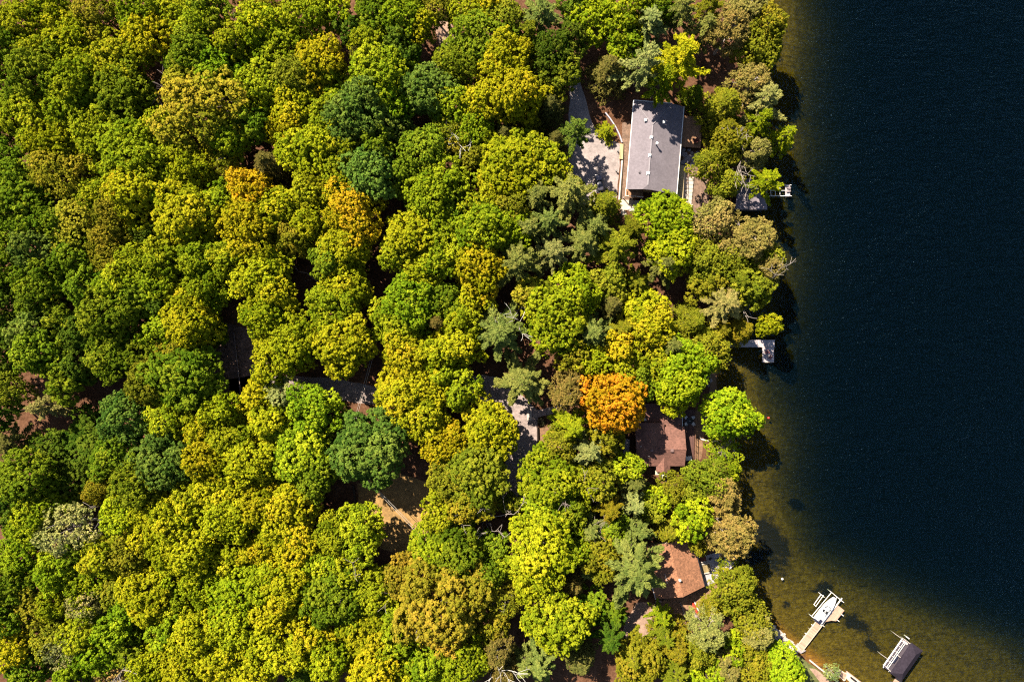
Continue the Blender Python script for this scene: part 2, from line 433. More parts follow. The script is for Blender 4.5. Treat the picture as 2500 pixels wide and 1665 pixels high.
X, Y = grid(-190, 190, -140, 140, 1.0)
D = shore_dist(X, Y)
Zg = np.where(D > 0, G * np.clip(D / 2.2, 0, 1) ** .6, -depth_at(D, X, Y) * np.clip(-D / 1.0, 0, 1))
WEEDS = [(1895, 1340, 38, 80, -.45), (2020, 1440, 28, 18, 0), (1925, 1477, 10, 9, 0), (2095, 1525, 42, 18, .5), (2040, 1510, 22, 12, .2), (1860, 1290, 30, 22, 0),
         (1840, 1365, 28, 20, 0), (1960, 1240, 30, 14, .4), (2130, 1580, 26, 12, .6)]
weed = np.zeros_like(X)
for wx, wy, a, b, t in WEEDS:
    u = X - (wx - 1250) / 10; v = Y - (832.5 - wy) / 10
    c, s = math.cos(t), math.sin(t)
    q = ((u * c - v * s) / (a / 10)) ** 2 + ((u * s + v * c) / (b / 10)) ** 2
    weed = np.maximum(weed, np.clip(1.45 - .95 * np.sqrt(q), 0, 1))
sand = np.clip(1 - (-D) / 3.2, 0, 1) * (D < 0) * np.clip((-Y - 62) / 8, 0, 1)
land = np.clip((Zg + .12) / .2, 0, 1)
struct(sheet('ground', X, Y, Zg, ground_mat(), {'weed': weed, 'sand': sand, 'land': land}))

def water_mat():
    m, nt, N, L = nodes_of('lake_water')
    out = N.new('ShaderNodeOutputMaterial')
    tc = N.new('ShaderNodeTexCoord')
    def waves(rot, sc, detail, nscale):
        mp = N.new('ShaderNodeMapping'); mp.inputs['Rotation'].default_value = (0, 0, R_(rot)); mp.inputs['Scale'].default_value = sc
        L.new(tc.outputs['Object'], mp.inputs[0])
        n = N.new('ShaderNodeTexNoise'); n.inputs['Scale'].default_value = nscale; n.inputs['Detail'].default_value = detail; n.inputs['Roughness'].default_value = .62
        n.inputs['Distortion'].default_value = .25
        L.new(mp.outputs[0], n.inputs[0]); return n.outputs['Fac']
    a = waves(-42, (.30, 1.0, 1), 2, .55)      # swell, crests running lower-left to upper-right
    b = waves(-36, (.45, 1.1, 1), 4, 1.5)      # wind ripples
    f = waves(-45, (.6, 1.1, 1), 3, 4.5)       # fine ripples
    big = waves(-30, (.6, 1, 1), 3, .05)       # gusts: calmer and rougher patches
    g = N.new('ShaderNodeMapRange'); g.inputs['From Min'].default_value = .3; g.inputs['From Max'].default_value = .7; g.inputs['To Min'].default_value = .8; g.inputs['To Max'].default_value = 1.15
    L.new(big, g.inputs[0])
    s = N.new('ShaderNodeMath'); s.operation = 'MULTIPLY_ADD'; s.inputs[1].default_value = .55; L.new(b, s.inputs[0]); L.new(a, s.inputs[2])
    s1 = N.new('ShaderNodeMath'); s1.operation = 'MULTIPLY_ADD'; s1.inputs[1].default_value = .10; L.new(f, s1.inputs[0]); L.new(s.outputs[0], s1.inputs[2])
    s2 = N.new('ShaderNodeMath'); s2.operation = 'MULTIPLY'; L.new(s1.outputs[0], s2.inputs[0]); L.new(g.outputs[0], s2.inputs[1])
    bp = N.new('ShaderNodeBump'); bp.inputs['Strength'].default_value = 1; bp.inputs['Distance'].default_value = WAVE_BUMP
    L.new(s2.outputs[0], bp.inputs['Height'])
    fr = N.new('ShaderNodeFresnel'); fr.inputs['IOR'].default_value = 1.13; L.new(bp.outputs[0], fr.inputs['Normal'])
    tr = N.new('ShaderNodeBsdfTransparent')
    gl = N.new('ShaderNodeBsdfGlossy'); gl.inputs['Roughness'].default_value = .17; gl.inputs['Color'].default_value = (.35, .62, .9, 1); L.new(bp.outputs[0], gl.inputs['Normal'])
    mx = N.new('ShaderNodeMixShader'); L.new(fr.outputs[0], mx.inputs[0]); L.new(tr.outputs[0], mx.inputs[1]); L.new(gl.outputs[0], mx.inputs[2])
    # light scattered back by the water itself
    df = N.new('ShaderNodeBsdfDiffuse'); df.inputs['Color'].default_value = (.0003, .0014, .0026, 1); L.new(bp.outputs[0], df.inputs['Normal'])
    ad = N.new('ShaderNodeAddShader'); L.new(mx.outputs[0], ad.inputs[0]); L.new(df.outputs[0], ad.inputs[1])
    L.new(ad.outputs[0], out.inputs['Surface'])
    va = N.new('ShaderNodeVolumeAbsorption'); va.inputs['Color'].default_value = (.45, .54, .30, 1); va.inputs['Density'].default_value = .62
    L.new(va.outputs[0], out.inputs['Volume'])
    return m
WAVE_BUMP = .50
wb = MB()
wb.box((110, 0, -12.5), (200, 300, 25))
struct(wb.build('lake_water', water_mat()))

# roads, lawn and beaten earth: flat sheets laid 4 mm apart
GRAVEL = surf('gravel', (.33, .275, .262), .95, .3, .45, speck=.12, bump=.3)
ROADG = surf('old_gravel', (.30, .235, .215), .95, .3, .6, speck=.18, bump=.3)
LAWN = surf('dry_lawn', (.30, .175, .06), .95, .35, .5, speck=.2, bump=.3)
SANDY = surf('sandy_earth', (.33, .21, .15), .95, .35, .5, speck=.15, bump=.3)
EARTH = surf('bare_earth', (.21, .115, .06), .95, .35, .6, speck=.2, bump=.3)
BED = surf('planting_bed', (.19, .12, .085), .95, .4, .9, speck=.2, bump=.3)
def flat(name, pts, lvl, mat):
    """a ground sheet with a slightly frayed edge"""
    rnd = random.Random(len(pts) + int(pts[0][0])); P = []
    for (ax, ay), (bx, by) in zip(pts, pts[1:] + pts[:1]):
        n = max(1, int(math.hypot(bx - ax, by - ay) / 14))
        for i in range(n):
            t = i / n; j = 1.6 if 0 < i else 0
            P.append(at(ax + (bx - ax) * t + rnd.uniform(-j, j), ay + (by - ay) * t + rnd.uniform(-j, j), G))
    me = bpy.data.meshes.new(name); bm = bmesh.new()
    vs = [bm.verts.new((p.x, p.y, G + .004 * lvl)) for p in P]
    f = bm.faces.new(vs); bmesh.ops.triangulate(bm, faces=[f])
    for f in bm.faces:
        if f.normal.z < 0: f.normal_flip()
    bm.to_mesh(me); bm.free(); me.materials.append(mat)
    o = bpy.data.objects.new(name, me); COL.objects.link(o); return struct(o)
flat('gravel_road', [(560, 925), (650, 915), (720, 918), (800, 922), (850, 930), (935, 948), (1010, 940), (1100, 925), (1180, 915), (1240, 925), (1280, 970), (1312, 1000),
     (1314, 1110), (1312, 1140), (1300, 1180), (1285, 1218), (1262, 1232), (1232, 1222), (1232, 1150), (1236, 1100), (1230, 1050), (1200, 1000), (1150, 975), (1060, 985), (930, 990), (860, 982), (780, 968), (700, 955), (560, 962)], 1, ROADG)
flat('upper_road', [(1060, 55), (1100, 50), (1112, 80), (1104, 130), (1080, 170), (1040, 215), (1010, 225), (1000, 205), (1050, 160), (1072, 110)], 1, SANDY)
flat('parking_pad', [(1392, 178), (1412, 172), (1424, 225), (1442, 290), (1462, 330), (1500, 345), (1515, 352), (1511, 420), (1507, 480), (1500, 512), (1420, 520), (1390, 440), (1385, 340), (1390, 260)], 1, GRAVEL)
flat('house_yard', [(1519, 300), (1560, 290), (1545, 500), (1514, 492)], 2, BED)
flat('stone_patio_ground', [(1648, 480), (1668, 380), (1705, 372), (1725, 420), (1735, 520), (1700, 540), (1650, 530)], 2, BED)
flat('lawn', [(872, 1180), (960, 1150), (1050, 1180), (1085, 1250), (1060, 1330), (1000, 1360), (930, 1340), (880, 1270)], 1, LAWN)
flat('forest_clearing', [(500, 810), (560, 790), (640, 810), (660, 900), (620, 975), (520, 975), (485, 900)], 1, surf('leaf_litter', (.19, .115, .085), .95, .5, 1.2, speck=.35, bump=.5))
flat('cottage_path', [(1693, 1005), (1722, 990), (1735, 930), (1722, 880), (1690, 830), (1725, 840), (1748, 900), (1752, 985), (1724, 1040), (1712, 1120), (1694, 1125)], 2, EARTH)
flat('garden_bed', [(1314, 1045), (1345, 1040), (1375, 1070), (1370, 1130), (1318, 1140)], 2, EARTH)
flat('cottage_yard', [(1585, 1475), (1650, 1455), (1720, 1432), (1762, 1425), (1770, 1500), (1720, 1530), (1640, 1530), (1580, 1500)], 2, surf('red_earth', (.27, .15, .085), .95, .4, .6, speck=.2, bump=.3))
flat('earth_drive', [(1555, 1470), (1590, 1470), (1600, 1500), (1612, 1540), (1605, 1575), (1560, 1570), (1515, 1560), (1530, 1510)], 1, SANDY)
flat('shore_lawn', [(1865, 1530), (1890, 1552), (1935, 1592), (1985, 1625), (2045, 1672), (2000, 1700), (1900, 1650), (1850, 1560)], 1, surf('shore_grass', (.11, .12, .03), .95, .4, .7, speck=.2, bump=.3))
flat('shore_path', [(1975, 1630), (1990, 1632), (2035, 1668), (2055, 1700), (2030, 1700)], 2, SANDY)

# ------------------------------------------------------------------ shared materials
SHG = surf('grey_shingles', (.205, .178, .198), .95, .12, .3, speck=.10, spec=.1)
SHGR = surf('grey_ridge_cap', (.29, .26, .28), .9, .10, 2)
SHB = surf('brown_shingles', (.17, .078, .058), .9, .2, .4, speck=.25)
SHO = surf('orange_brown_shingles', (.29, .130, .068), .9, .2, .6, speck=.32)
SHD = surf('charcoal_shingles', (.030, .024, .034), .95, .12, .5, speck=.15, spec=.03)
WHITE = surf('white_paint', (.78, .76, .74), .5, .06, 2)
CREAM = surf('cream_siding', (.62, .50, .36), .8, .1, 1)
TANW = surf('tan_siding', (.42, .32, .2), .8, .12, 1, lines=('Z', 5, .7))
BRW = surf('brown_siding', (.12, .06, .04), .8, .2, 1, lines=('Z', 5, .7))
DARK = surf('dark_trim', (.025, .022, .025), .5, .2, 2)
GLASS = surf('window_glass', (.02, .024, .03), .08, .1, 2, spec=.6)
DECKB = surf('brown_deck_boards', (.36, .19, .10), .8, .18, 1.2, lines=('X', 5.5, .55))
DECKD = surf('dark_deck_boards', (.11, .05, .04), .8, .25, 1, lines=('X', 6, .5))
DECKG = surf('grey_deck_boards', (.46, .40, .41), .85, .15, 1.2, lines=('X', 5.5, .6))
DECKY = surf('grey_deck_boards_across', (.46, .40, .41), .85, .15, 1.2, lines=('Y', 5.5, .6))
DOCKT = surf('tan_dock_boards', (.47, .30, .21), .8, .16, 1.2, lines=('Y', 3.2, .62))
DOCKE = surf('pale_dock_edge', (.6, .47, .38), .8, .12, 1)
PALEWOOD = surf('pale_new_lumber', (.62, .47, .25), .8, .15, 1)
STONE = surf('pale_stone', (.55, .47, .40), .9, .2, 1.5, bump=.4)
STONEG = surf('grey_stone', (.30, .26, .27), .9, .3, 1.5, bump=.4)
ALU = surf('pale_metal_frame', (.62, .55, .52), .45, .1, 2, spec=.5)
BLACK = surf('black_rubber', (.012, .012, .014), .6, .2, 2)
RED = surf('red_hull', (.5, .06, .035), .4, .15, 1)
CHAIRRED = surf('faded_red_boards', (.30, .10, .10), .7, .2, 2, lines=('X', 9, .5))
NAVY = surf('navy_vinyl', (.02, .022, .05), .5, .2, 2)
GELCOAT = surf('white_gelcoat', (.8, .8, .8), .25, .03, 2, spec=.5)
CARPAINT = surf('grey_car_paint', (.06, .055, .075), .3, .08, 1, spec=.4)
PLANT = surf('dark_shrub_leaf', (.03, .04, .01), .8, .3, 3)

# ------------------------------------------------------------------ grey-roofed house (top right)
HA = at(1530, 462.5, 6.2); A_ROT = R_(-4.75)
ha = thing('lake_house', 'long house with pale grey shingle roof, hipped at one end, beside the gravel parking pad', 'house', (HA.x, HA.y, G), A_ROT)
W0, W1, HS, LN = .55, 11.3, 4.75, 20.3
mb = MB(); mb.prism([(W0, .9), (W1, .9), (W1, LN), (W0, LN)], 0, 3.9); mb.add([(W0, .9, 3.9), (W1, .9, 3.9), (8.6, .9, 5.0), (5.3, .9, 6.45), (3.7, .9, 6.45), (W0, .9, 5.1)], [(0, 1, 2, 3, 4, 5)])
wallA = mb.build('wall', TANW, ha)
mb = MB(); T = .16
mb.slab([(0, 0, 5.2), (3.5, 0, 6.6), (4.5, 1.0, 7.0), (4.5, 15, 7.0), (0, 20.9, 5.2)], T)
mb.slab([(12, 0, 4.0), (12, 20.9, 4.0), (9.0, 20.9, 5.2), (4.5, 15, 7.0), (4.5, 1.0, 7.0), (5.5, 0, 6.6)], T)
mb.slab([(0, 20.9, 5.2), (4.5, 15, 7.0), (9.0, 20.9, 5.2)], T)
mb.slab([(3.5, 0, 6.6), (5.5, 0, 6.6), (4.5, 1.0, 7.0)], T)
rf = mb.build('roof', SHG, ha)
mb = MB(); mb.box((4.5, 7.95, 7.03), (.34, 14.0, .07)); mb.tube([(4.5, 15, 7.02), (8.98, 20.85, 5.24)], .1, 5); mb.tube([(4.5, 15, 7.02), (.05, 20.85, 5.24)], .1, 5); mb.build('ridge_cap', SHGR, rf)
mb = MB(); mb.box((-.1, 10.45, 5.13), (.18, 20.95, .16)); mb.build('gutter', WHITE, rf)
mb = MB(); mb.box((12.1, 10.45, 3.93), (.18, 20.95, .16)); mb.build('gutter', WHITE, rf)
mb = MB(); mb.box((4.5, 21.0, 5.13), (9.1, .18, .16)); mb.build('gutter', WHITE, rf)
for (px, py, z, w) in ((1574, 297.5, 6.6, .5), (1618, 302.5, 6.6, .5), (1590, 336.6, 7.85, .55), (1586, 380.5, 7.85, .55), (1582, 424, 7.85, .6)):
    p = at(px, py, z); q = Matrix.Rotation(-A_ROT, 3, 'Z') @ (p - HA)
    zz = 5.2 + .4 * (q.x if q.x < 4.5 else 9 - q.x)
    if q.y > 15: zz = 5.2 + (20.9 - q.y) * (1.8 / 5.9)
    mb = MB(); mb.box((q.x, q.y, zz + .12), (w, w, .3), bevel=.05); mb.box((q.x, q.y, zz + .02), (w + .2, w + .2, .12)); mb.build('roof_vent', WHITE, rf)
mb = MB(); mb.cyl((5.7, 10.6, 6.3), .16, 1.5, 12); mb.cyl((5.7, 10.6, 7.8), .3, .14, 12); mb.build('chimney_pipe', WHITE, rf)
mb = MB(); mb.cyl((2.4, 3.8, 5.95), .09, .75, 8); mb.box((2.55, 3.95, 6.6), (.5, .1, .1), rz=.8); mb.box((2.55, 3.7, 6.3), (.5, .1, .1), rz=-.7); mb.build('roof_bracket', DARK, rf)
def window(parent, c, s, frame=WHITE, deep='y'):
    """frame of four bars with a pane set back"""
    w, h = s; m = MB(); t = .09
    def bx(cx, cz, sx, sz):
        m.box((c[0] + cx, c[1], c[2] + cz), (sx, .12, sz)) if deep == 'y' else m.box((c[0], c[1] + cx, c[2] + cz), (.12, sx, sz))
    bx(0, h / 2 + t / 2, w + 2 * t, t); bx(0, -h / 2 - t / 2, w + 2 * t, t); bx(-w / 2 - t / 2, 0, t, h); bx(w / 2 + t / 2, 0, t, h)
    f = m.build('window', frame, parent)
    p = MB(); p.box(c, (w, .06, h) if deep == 'y' else (.06, w, h)); p.build('pane', GLASS, f)
    return f
window(ha, (6.6, .88, 3.9), (2.1, 1.1), DARK); window(ha, (2.6, .88, 1.2), (1.6, 1.9)); window(ha, (9.6, .88, 2.2), (1.2, 1.3)); window(ha, (2.2, .88, 3.6), (3.2, 1.9), DARK)
mb = MB(); mb.box((2.2, -.15, 2.45), (4.4, 2.0, .16)); 
bal = mb.build('balcony', DECKB, ha)
mb = MB(); mb.box((2.2, -1.1, 3.45), (4.4, .1, .12)); mb.box((.05, -.15, 3.45), (.1, 1.9, .12))
for i in range(15): mb.box((.1 + i * .3, -1.1, 2.98), (.05, .05, .85))
mb.build('railing', WHITE, bal)
for i in (.1, 2.2, 4.3):
    mb = MB(); mb.box((i, -1.05, 1.2), (.16, .16, 2.35)); mb.build('post', WHITE, bal)
for i in range(3):
    mb = MB()
    for j in range(5): mb.box((1.3 + i * .75 , -1.5 - .34 * j, .95 - .2 * j), (.55, .3, .08))
    if i == 1: mb.build('stair', CREAM, ha)

# what stands round it
def local(root, rot, loc):
    return root + Matrix.Rotation(rot, 3, 'Z') @ Vector(loc)
def quad_slab(name, pts, z1, z0, mat, label, cat, group=None):
    """paving or platform through photo points at height z1"""
    P = [at(x, y, z1) for x, y in pts]; c = sum(P, Vector()) / len(P)
    e = P[1] - P[0]; rz = math.atan2(e.y, e.x)
    mi = Matrix.Rotation(-rz, 3, 'Z')
    m = MB(); m.prism([tuple((mi @ (p - c)).xy) for p in P], z0 - z1, 0)
    o = m.build(name, mat); o.location = (c.x, c.y, z1); o.rotation_euler = (0, 0, rz)
    return tag(o, label, cat, group)
def deck(name, pts, z1, mat, label, cat, edge=None, group=None, posts=True, t=.22, base=0):
    P = [at(x, y, z1) for x, y in pts]; c = sum(P, Vector()) / len(P)
    e = P[1] - P[0]; rz = math.atan2(e.y, e.x); mi = Matrix.Rotation(-rz, 3, 'Z')
    root = thing(name, label, cat, (c.x, c.y, z1), rz, group)
    Q = [mi @ (p - c) for p in P]
    m = MB(); m.prism([tuple(q.xy) for q in Q], -t, 0); m.build('decking', mat, root)
    if edge:
        m = MB()
        for a, b in zip(Q, Q[1:] + Q[:1]):
            d = b - a; m.box(((a + b) / 2) + Vector((0, 0, -.06)), (d.length - .2, .16, .2), rz=math.atan2(d.y, d.x))
        m.build('rim', edge, root)
    if posts:
        for q in Q:
            m = MB(); qq = q * .93; m.tube([(qq.x, qq.y, base - z1), (qq.x, qq.y, -t)], .1, 8); m.build('post', BARK, root)
    return root
deck('wooden_deck', [(1665, 358), (1710, 361), (1713, 288), (1669, 284)], 2.4, DECKB, 'red-brown wooden deck joined to the lake side of the grey-roofed house', 'deck', edge=DECKB, base=.8)
deck('side_deck', [(1652, 489), (1668, 491), (1672, 404), (1659, 402)], 2.2, PALEWOOD, 'narrow pale wooden side deck running along the grey-roofed house', 'deck', edge=DARK, base=.8)
def railing(name, a, b, z, h, label, mat, posts=7, group=None):
    A, B = at(*a, z), at(*b, z); L = (B - A).length; rz = math.atan2((B - A).y, (B - A).x)
    r = thing(name, label, 'railing', A, rz, group)
    m = MB(); m.box((L / 2, 0, h), (L, .1, .1)); m.box((L / 2, 0, h * .2), (L, .06, .06)); m.build('rail', mat, r)
    for i in range(posts):
        m = MB(); m.box((.05 + (L - .1) * i / (posts - 1), 0, h / 2 - .03), (.09, .09, h - .06)); m.build('post', mat, r)
    return r
railing('deck_railing', (1669, 490), (1673, 404), 2.21, 1.0, 'dark railing along the narrow pale side deck of the grey-roofed house', DARK)
# chair on the deck
def armchair(name, label, cat, mat, loc, rz, group=None, s=1.0, seatmat=None):
    r = thing(name, label, cat, loc, rz, group)
    m = MB(); m.box((0, 0, .40 * s), (.58 * s, .58 * s, .07 * s), bevel=.015); m.build('seat', seatmat or mat, r)
    m = MB(); m.box((0, .36 * s, .72 * s), (.62 * s, .07 * s, .72 * s), rx=-.3, bevel=.02); m.build('backrest', mat, r)
    for sx in (-1, 1):
        m = MB(); m.box((sx * .37 * s, .0, .58 * s), (.13 * s, .72 * s, .05 * s), bevel=.015); m.build('armrest', mat, r)
        for sy in (-1, 1):
            m = MB(); m.box((sx * .33 * s, sy * .28 * s, .28 * s), (.07 * s, .09 * s, .56 * s)); m.build('leg', mat, r)
    return r
p = at(1697, 345, 2.4); armchair('lounge_chair', 'dark red cushioned chair on the wooden deck by the grey-roofed house', 'chair', surf('dark_red_fabric', (.10, .02, .015), .9, .2, 3), p, R_(205), s=1.45)
# flagstone patio and boulders below that deck
rs = random.Random(3)
flag = [(1664, 372, 17, 22), (1672, 377, 13, 14), (1684, 384, 16, 14), (1693, 392, 12, 12), (1676, 392, 15, 14), (1667, 398, 12, 12), (1690, 402, 13, 12)]
for i, (x, y, w, h) in enumerate(flag):
    n = 7; pts = [(x + w * .52 * math.cos(6.283 * k / n) * rs.uniform(.8, 1.1), y + h * .52 * math.sin(6.283 * k / n) * rs.uniform(.8, 1.1)) for k in range(n)]
    quad_slab('flagstone', pts, G + .09 + .006 * (i % 3), G - .1, STONEG, None, 'paving stone', 'flagstones of the patio by the wooden deck')['label'] = 'grey flagstone of the small patio just below the wooden deck'
def rock(name, px, py, r, mat, label, group=None, seed=0, z=G, cat='rock'):
    rnd = random.Random(seed * 31 + int(px)); bm = bmesh.new(); bmesh.ops.create_icosphere(bm, subdivisions=2, radius=1)
    sc = (rnd.uniform(.8, 1.25), rnd.uniform(.75, 1.1), rnd.uniform(.45, .7))
    for v in bm.verts:
        k = 1 + .35 * noise.noise(v.co * 1.3 + Vector((px, py, seed)))
        v.co = Vector((v.co.x * sc[0], v.co.y * sc[1], max(-.3, v.co.z * sc[2]))) * k * r
    me = bpy.data.meshes.new(name); bm.to_mesh(me); bm.free(); me.materials.append(mat)
    o = bpy.data.objects.new(name, me); COL.objects.link(o); p = at(px, py, z); o.location = (p.x, p.y, z + .15 * r); o.rotation_euler = (0, 0, rnd.uniform(0, 6))
    return tag(o, label, cat, group)
for i, (x, y, r) in enumerate([(1669, 365, .5), (1682, 367, .45), (1689, 374, .5), (1696, 385, .55), (1703, 375, .5), (1705, 388, .4)]):
    rock('boulder', x, y, r, STONEG, 'grey boulder ringing the flagstone patio beside the wooden deck', 'boulders round the flagstone patio', i)
for i in range(9):
    y = 432 + i * 9.6; x = 1687 - i * .9
    quad_slab('stone_slab', [(x - 6.5, y + 8.4), (x + 6.5 + (i > 6) * 4, y + 8.8), (x + 7 + (i > 6) * 4, y + .2), (x - 6, y)], G + .45 - .03 * i, G - .2, STONE,
              'pale stone slab in the stepping row beside the side deck', 'stone slab', 'pale stone slabs stepping down beside the side deck')
for i in range(8):
    rock('edge_stone', 1676 - i * .8, 437 + i * 10, .38, STONEG, 'small dark stone edging the row of pale stone slabs', 'dark stones edging the pale slabs', i)
quad_slab('concrete_pad', [(1514, 512), (1560, 515), (1564, 490), (1515, 488)], G + .12, G - .1, surf('pale_concrete', (.6, .5, .38), .9, .1, 1), 'pale concrete pad at the balcony corner of the grey-roofed house', 'concrete pad')
for i, (x, y, r) in enumerate([(1538, 510, .6), (1545, 512, .7), (1521, 520, .8), (1527, 526, .55)]):
    rock('boulder', x, y, r, STONE, 'pale boulder just below the concrete pad of the grey-roofed house', 'pale boulders below the concrete pad', i + 40)
# kerb wall, bench, bollards, car
def wall_run(name, pts, h, t, mat, label, cat='wall', z=G):
    P = [at(x, y, z + h) for x, y in pts]; m = MB(); c = P[0]
    for a, b in zip(P, P[1:]):
        d = b - a; m.box(((a + b) / 2) - c + Vector((0, 0, -h / 2 - .05)), (d.length - .01, t, h + .1), rz=math.atan2(d.y, d.x))
    o = m.build(name, mat); o.location = c; return tag(o, label, cat)
wall_run('guard_rail', [(1478, 275), (1490, 290), (1502, 308), (1512, 328), (1519, 348)], .5, .28, surf('grey_steel', (.42, .4, .46), .5, .1, 1), 'grey curved guard rail between shrub and parking pad', 'guard rail')
wall_run('kerb_wall', [(1519, 392), (1517, 420), (1514, 455), (1511.5, 488)], .45, .3, surf('pale_kerb', (.62, .56, .5), .9, .1, 1), 'pale straight kerb wall between parking pad and house yard', 'wall')
wall_run('timber_kerb', [(1522, 350), (1521, 390), (1515, 489)], .3, .2, surf('dark_timber', (.06, .045, .03), .9, .2, 1), 'dark timber edging behind the kerb of the parking pad', 'edging')
b0 = at(1516.5, 371.5); b = thing('timber_bench', 'yellow lumber bench stack against the kerb of the parking pad', 'bench', b0, R_(-2))
for i in range(3):
    mb = MB(); mb.box((-.3 + .3 * i, 0, .42), (.2, 3.7, .1)); mb.build('plank', PALEWOOD, b)
for s in (-1, 1):
    mb = MB(); mb.box((0, s * 1.6, .18), (.9, .14, .36)); mb.build('support', PALEWOOD, b)
for i, (x, y) in enumerate([(1508, 371), (1504, 419), (1502, 467)]):
    lb = ('short black bollard lamp beside the lumber bench', 'short black bollard lamp halfway along the kerb wall', 'short black bollard lamp near the concrete pad')[i]
    r = thing('bollard_lamp', lb, 'bollard', at(x, y), 0, 'bollard lamps along the parking pad')
    mb = MB(); mb.cyl((0, 0, 0), .14, .75, 10); mb.build('post', BLACK, r)
    mb = MB(); mb.cyl((0, 0, .75), .26, .16, 12, .2); mb.build('cap', surf('bollard_cap', (.2, .2, .2), .5, .1, 1), r)
# the car
pc = at(1463, 452); car = thing('parked_car', 'dark grey estate car parked on the pale gravel pad', 'car', (pc.x, pc.y, G + .004), R_(8))
def outline(w, l, z, n=20, e=3.2, yo=0, taper=0):
    r = []
    for k in range(n):
        t = 2 * math.pi * k / n; c, s = math.cos(t), math.sin(t)
        x = w / 2 * math.copysign(abs(c) ** (2 / e), c); y = l / 2 * math.copysign(abs(s) ** (2 / e), s)
        r.append((x * (1 - taper * (y / l)), y + yo, z))
    return r
mb = MB(); mb.loft([outline(1.78, 4.6, .28), outline(1.94, 4.85, .45), outline(1.95, 4.85, .75), outline(1.86, 4.7, .95), outline(1.70, 4.5, 1.02)]); mb.build('body', CARPAINT, car, True)
mb = MB(); mb.loft([outline(1.68, 2.95, 1.0, yo=-.55, e=4), outline(1.42, 2.25, 1.5, yo=-.62, e=4), outline(1.38, 2.15, 1.52, yo=-.62, e=4)]); mb.build('windows', GLASS, car, True)
mb = MB(); mb.loft([outline(1.42, 2.05, 1.525, yo=-.66, e=4), outline(1.36, 1.95, 1.585, yo=-.66, e=4), outline(.9, 1.4, 1.60, yo=-.66, e=4)]); mb.build('roof', CARPAINT, car, True)
mb = MB(); mb.loft([outline(1.5, 1.3, 1.03, yo=1.5, e=4), outline(1.35, 1.1, 1.06, yo=1.5, e=4)]); mb.build('bonnet', surf('bonnet_pale_grey', (.16, .145, .19), .35, .06, 1, spec=.4), car, True)  # bonnet in a paler copy of the body grey
for sx in (-1, 1):
    mb = MB(); mb.box((sx * 1.06, .55, 1.05), (.22, .14, .16), bevel=.03); mb.build('mirror', CARPAINT, car)
    mb = MB(); mb.box((sx * .66, 2.33, .78), (.36, .16, .16), bevel=.03); mb.build('headlight', WHITE, car)
    mb = MB(); mb.box((sx * .78, -2.34, .85), (.26, .14, .18), bevel=.03); mb.build('tail_light', RED, car)
    for y in (1.45, -1.45):
        mb = MB(); mb.tube([(sx * .82, y, .33), (sx * .99, y, .33)], .33, 16); w = mb.build('wheel', BLACK, car)
        mb = MB(); mb.tube([(sx * .985, y, .33), (sx * 1.005, y, .33)], .2, 12); mb.build('rim', ALU, w)

# ------------------------------------------------------------------ brown-roofed cottage
hb = thing('brown_cottage', 'cottage with stepped brown shingle roofs beside the big orange maple', 'house', (0, 0, G), 0)
mb = MB(); mb.prism([(29.8, -29.1), (40.4, -29.1), (40.4, -15.4), (32.2, -15.4), (32.2, -19.6), (29.8, -19.6)], 0, 2.9)
mb.add([(40.4, -29.1, 2.9), (40.4, -21, 2.9), (40.4, -21, 3.4), (40.4, -25.4, 5.1), (40.4, -29.1, 3.8)], [(0, 1, 2, 3, 4)]); mb.build('wall', BRW, hb)
mb = MB()
mb.slab([(29.2, -29.6, 3.9), (40.9, -29.6, 3.9), (40.9, -25.4, 5.5), (29.2, -25.4, 5.5)], .16)
mb.slab([(29.2, -25.4, 5.5), (40.9, -25.4, 5.5), (40.9, -20.3, 3.75), (29.2, -20.3, 3.75)], .16)
rb = mb.build('roof', SHB, hb)
mb = MB(); mb.slab([(29.2, -25.4, 4.3), (32.6, -25.4, 5.95), (32.6, -19.2, 5.95), (29.2, -19.2, 4.3)], .16); mb.slab([(36.0, -25.4, 4.3), (32.6, -25.4, 5.95), (32.6, -19.2, 5.95), (36.0, -19.2, 4.3)], .16)
mb.add([(29.4, -19.3, 2.9), (35.8, -19.3, 2.9), (35.8, -19.3, 4.2), (32.6, -19.3, 5.8), (29.4, -19.3, 4.2)], [(0, 1, 2, 3, 4)])
mb.build('wing_roof', SHB, hb)
mb = MB(); mb.slab([(31.6, -14.9, 2.95), (40.5, -14.9, 2.95), (40.5, -20.9, 3.3), (31.6, -20.9, 3.3)], .16); lr = mb.build('low_roof', SHB, hb)
mb = MB(); mb.box((40.58, -17.8, 3.1), (.14, 6.0, .16)); mb.box((40.75, -20.72, 3.35), (.5, .12, .14)); mb.build('gutter', WHITE, lr)
mb = MB(); mb.box((35.1, -25.4, 5.52), (11.7, .3, .06)); mb.build('ridge_cap', SHB, rb)
for px, py in ((1591.5, 1098.5), (1641, 1099.5)):
    p = at(px, py, 6.6); mb = MB(); mb.box((p.x, p.y, 5.48), (.72, .72, .42), bevel=.04); v = mb.build('roof_box', surf('brown_box', (.2, .12, .11), .6, .1, 1), rb)
for px, py in ((1591, 1073), (1608.5, 1092.5), (1564, 1089), (1584, 1114), (1599, 1114)):
    p = at(px, py, 6.2); zz = 5.5 - abs(p.y + 25.4) * .36; mb = MB(); mb.cyl((p.x, p.y, zz - .1), .11, .6, 8); mb.build('vent_pipe', DARK if px > 1598 else ALU, rb)
mb = MB(); mb.slab([(34.2, -31.0, 3.75), (35.85, -31.0, 4.75), (35.85, -27.2, 4.75), (34.2, -29.5, 3.75)], .12); mb.slab([(37.5, -31.0, 3.75), (35.85, -31.0, 4.75), (35.85, -27.2, 4.75), (37.5, -29.5, 3.75)], .12); mb.build('bay_roof', SHB, hb)
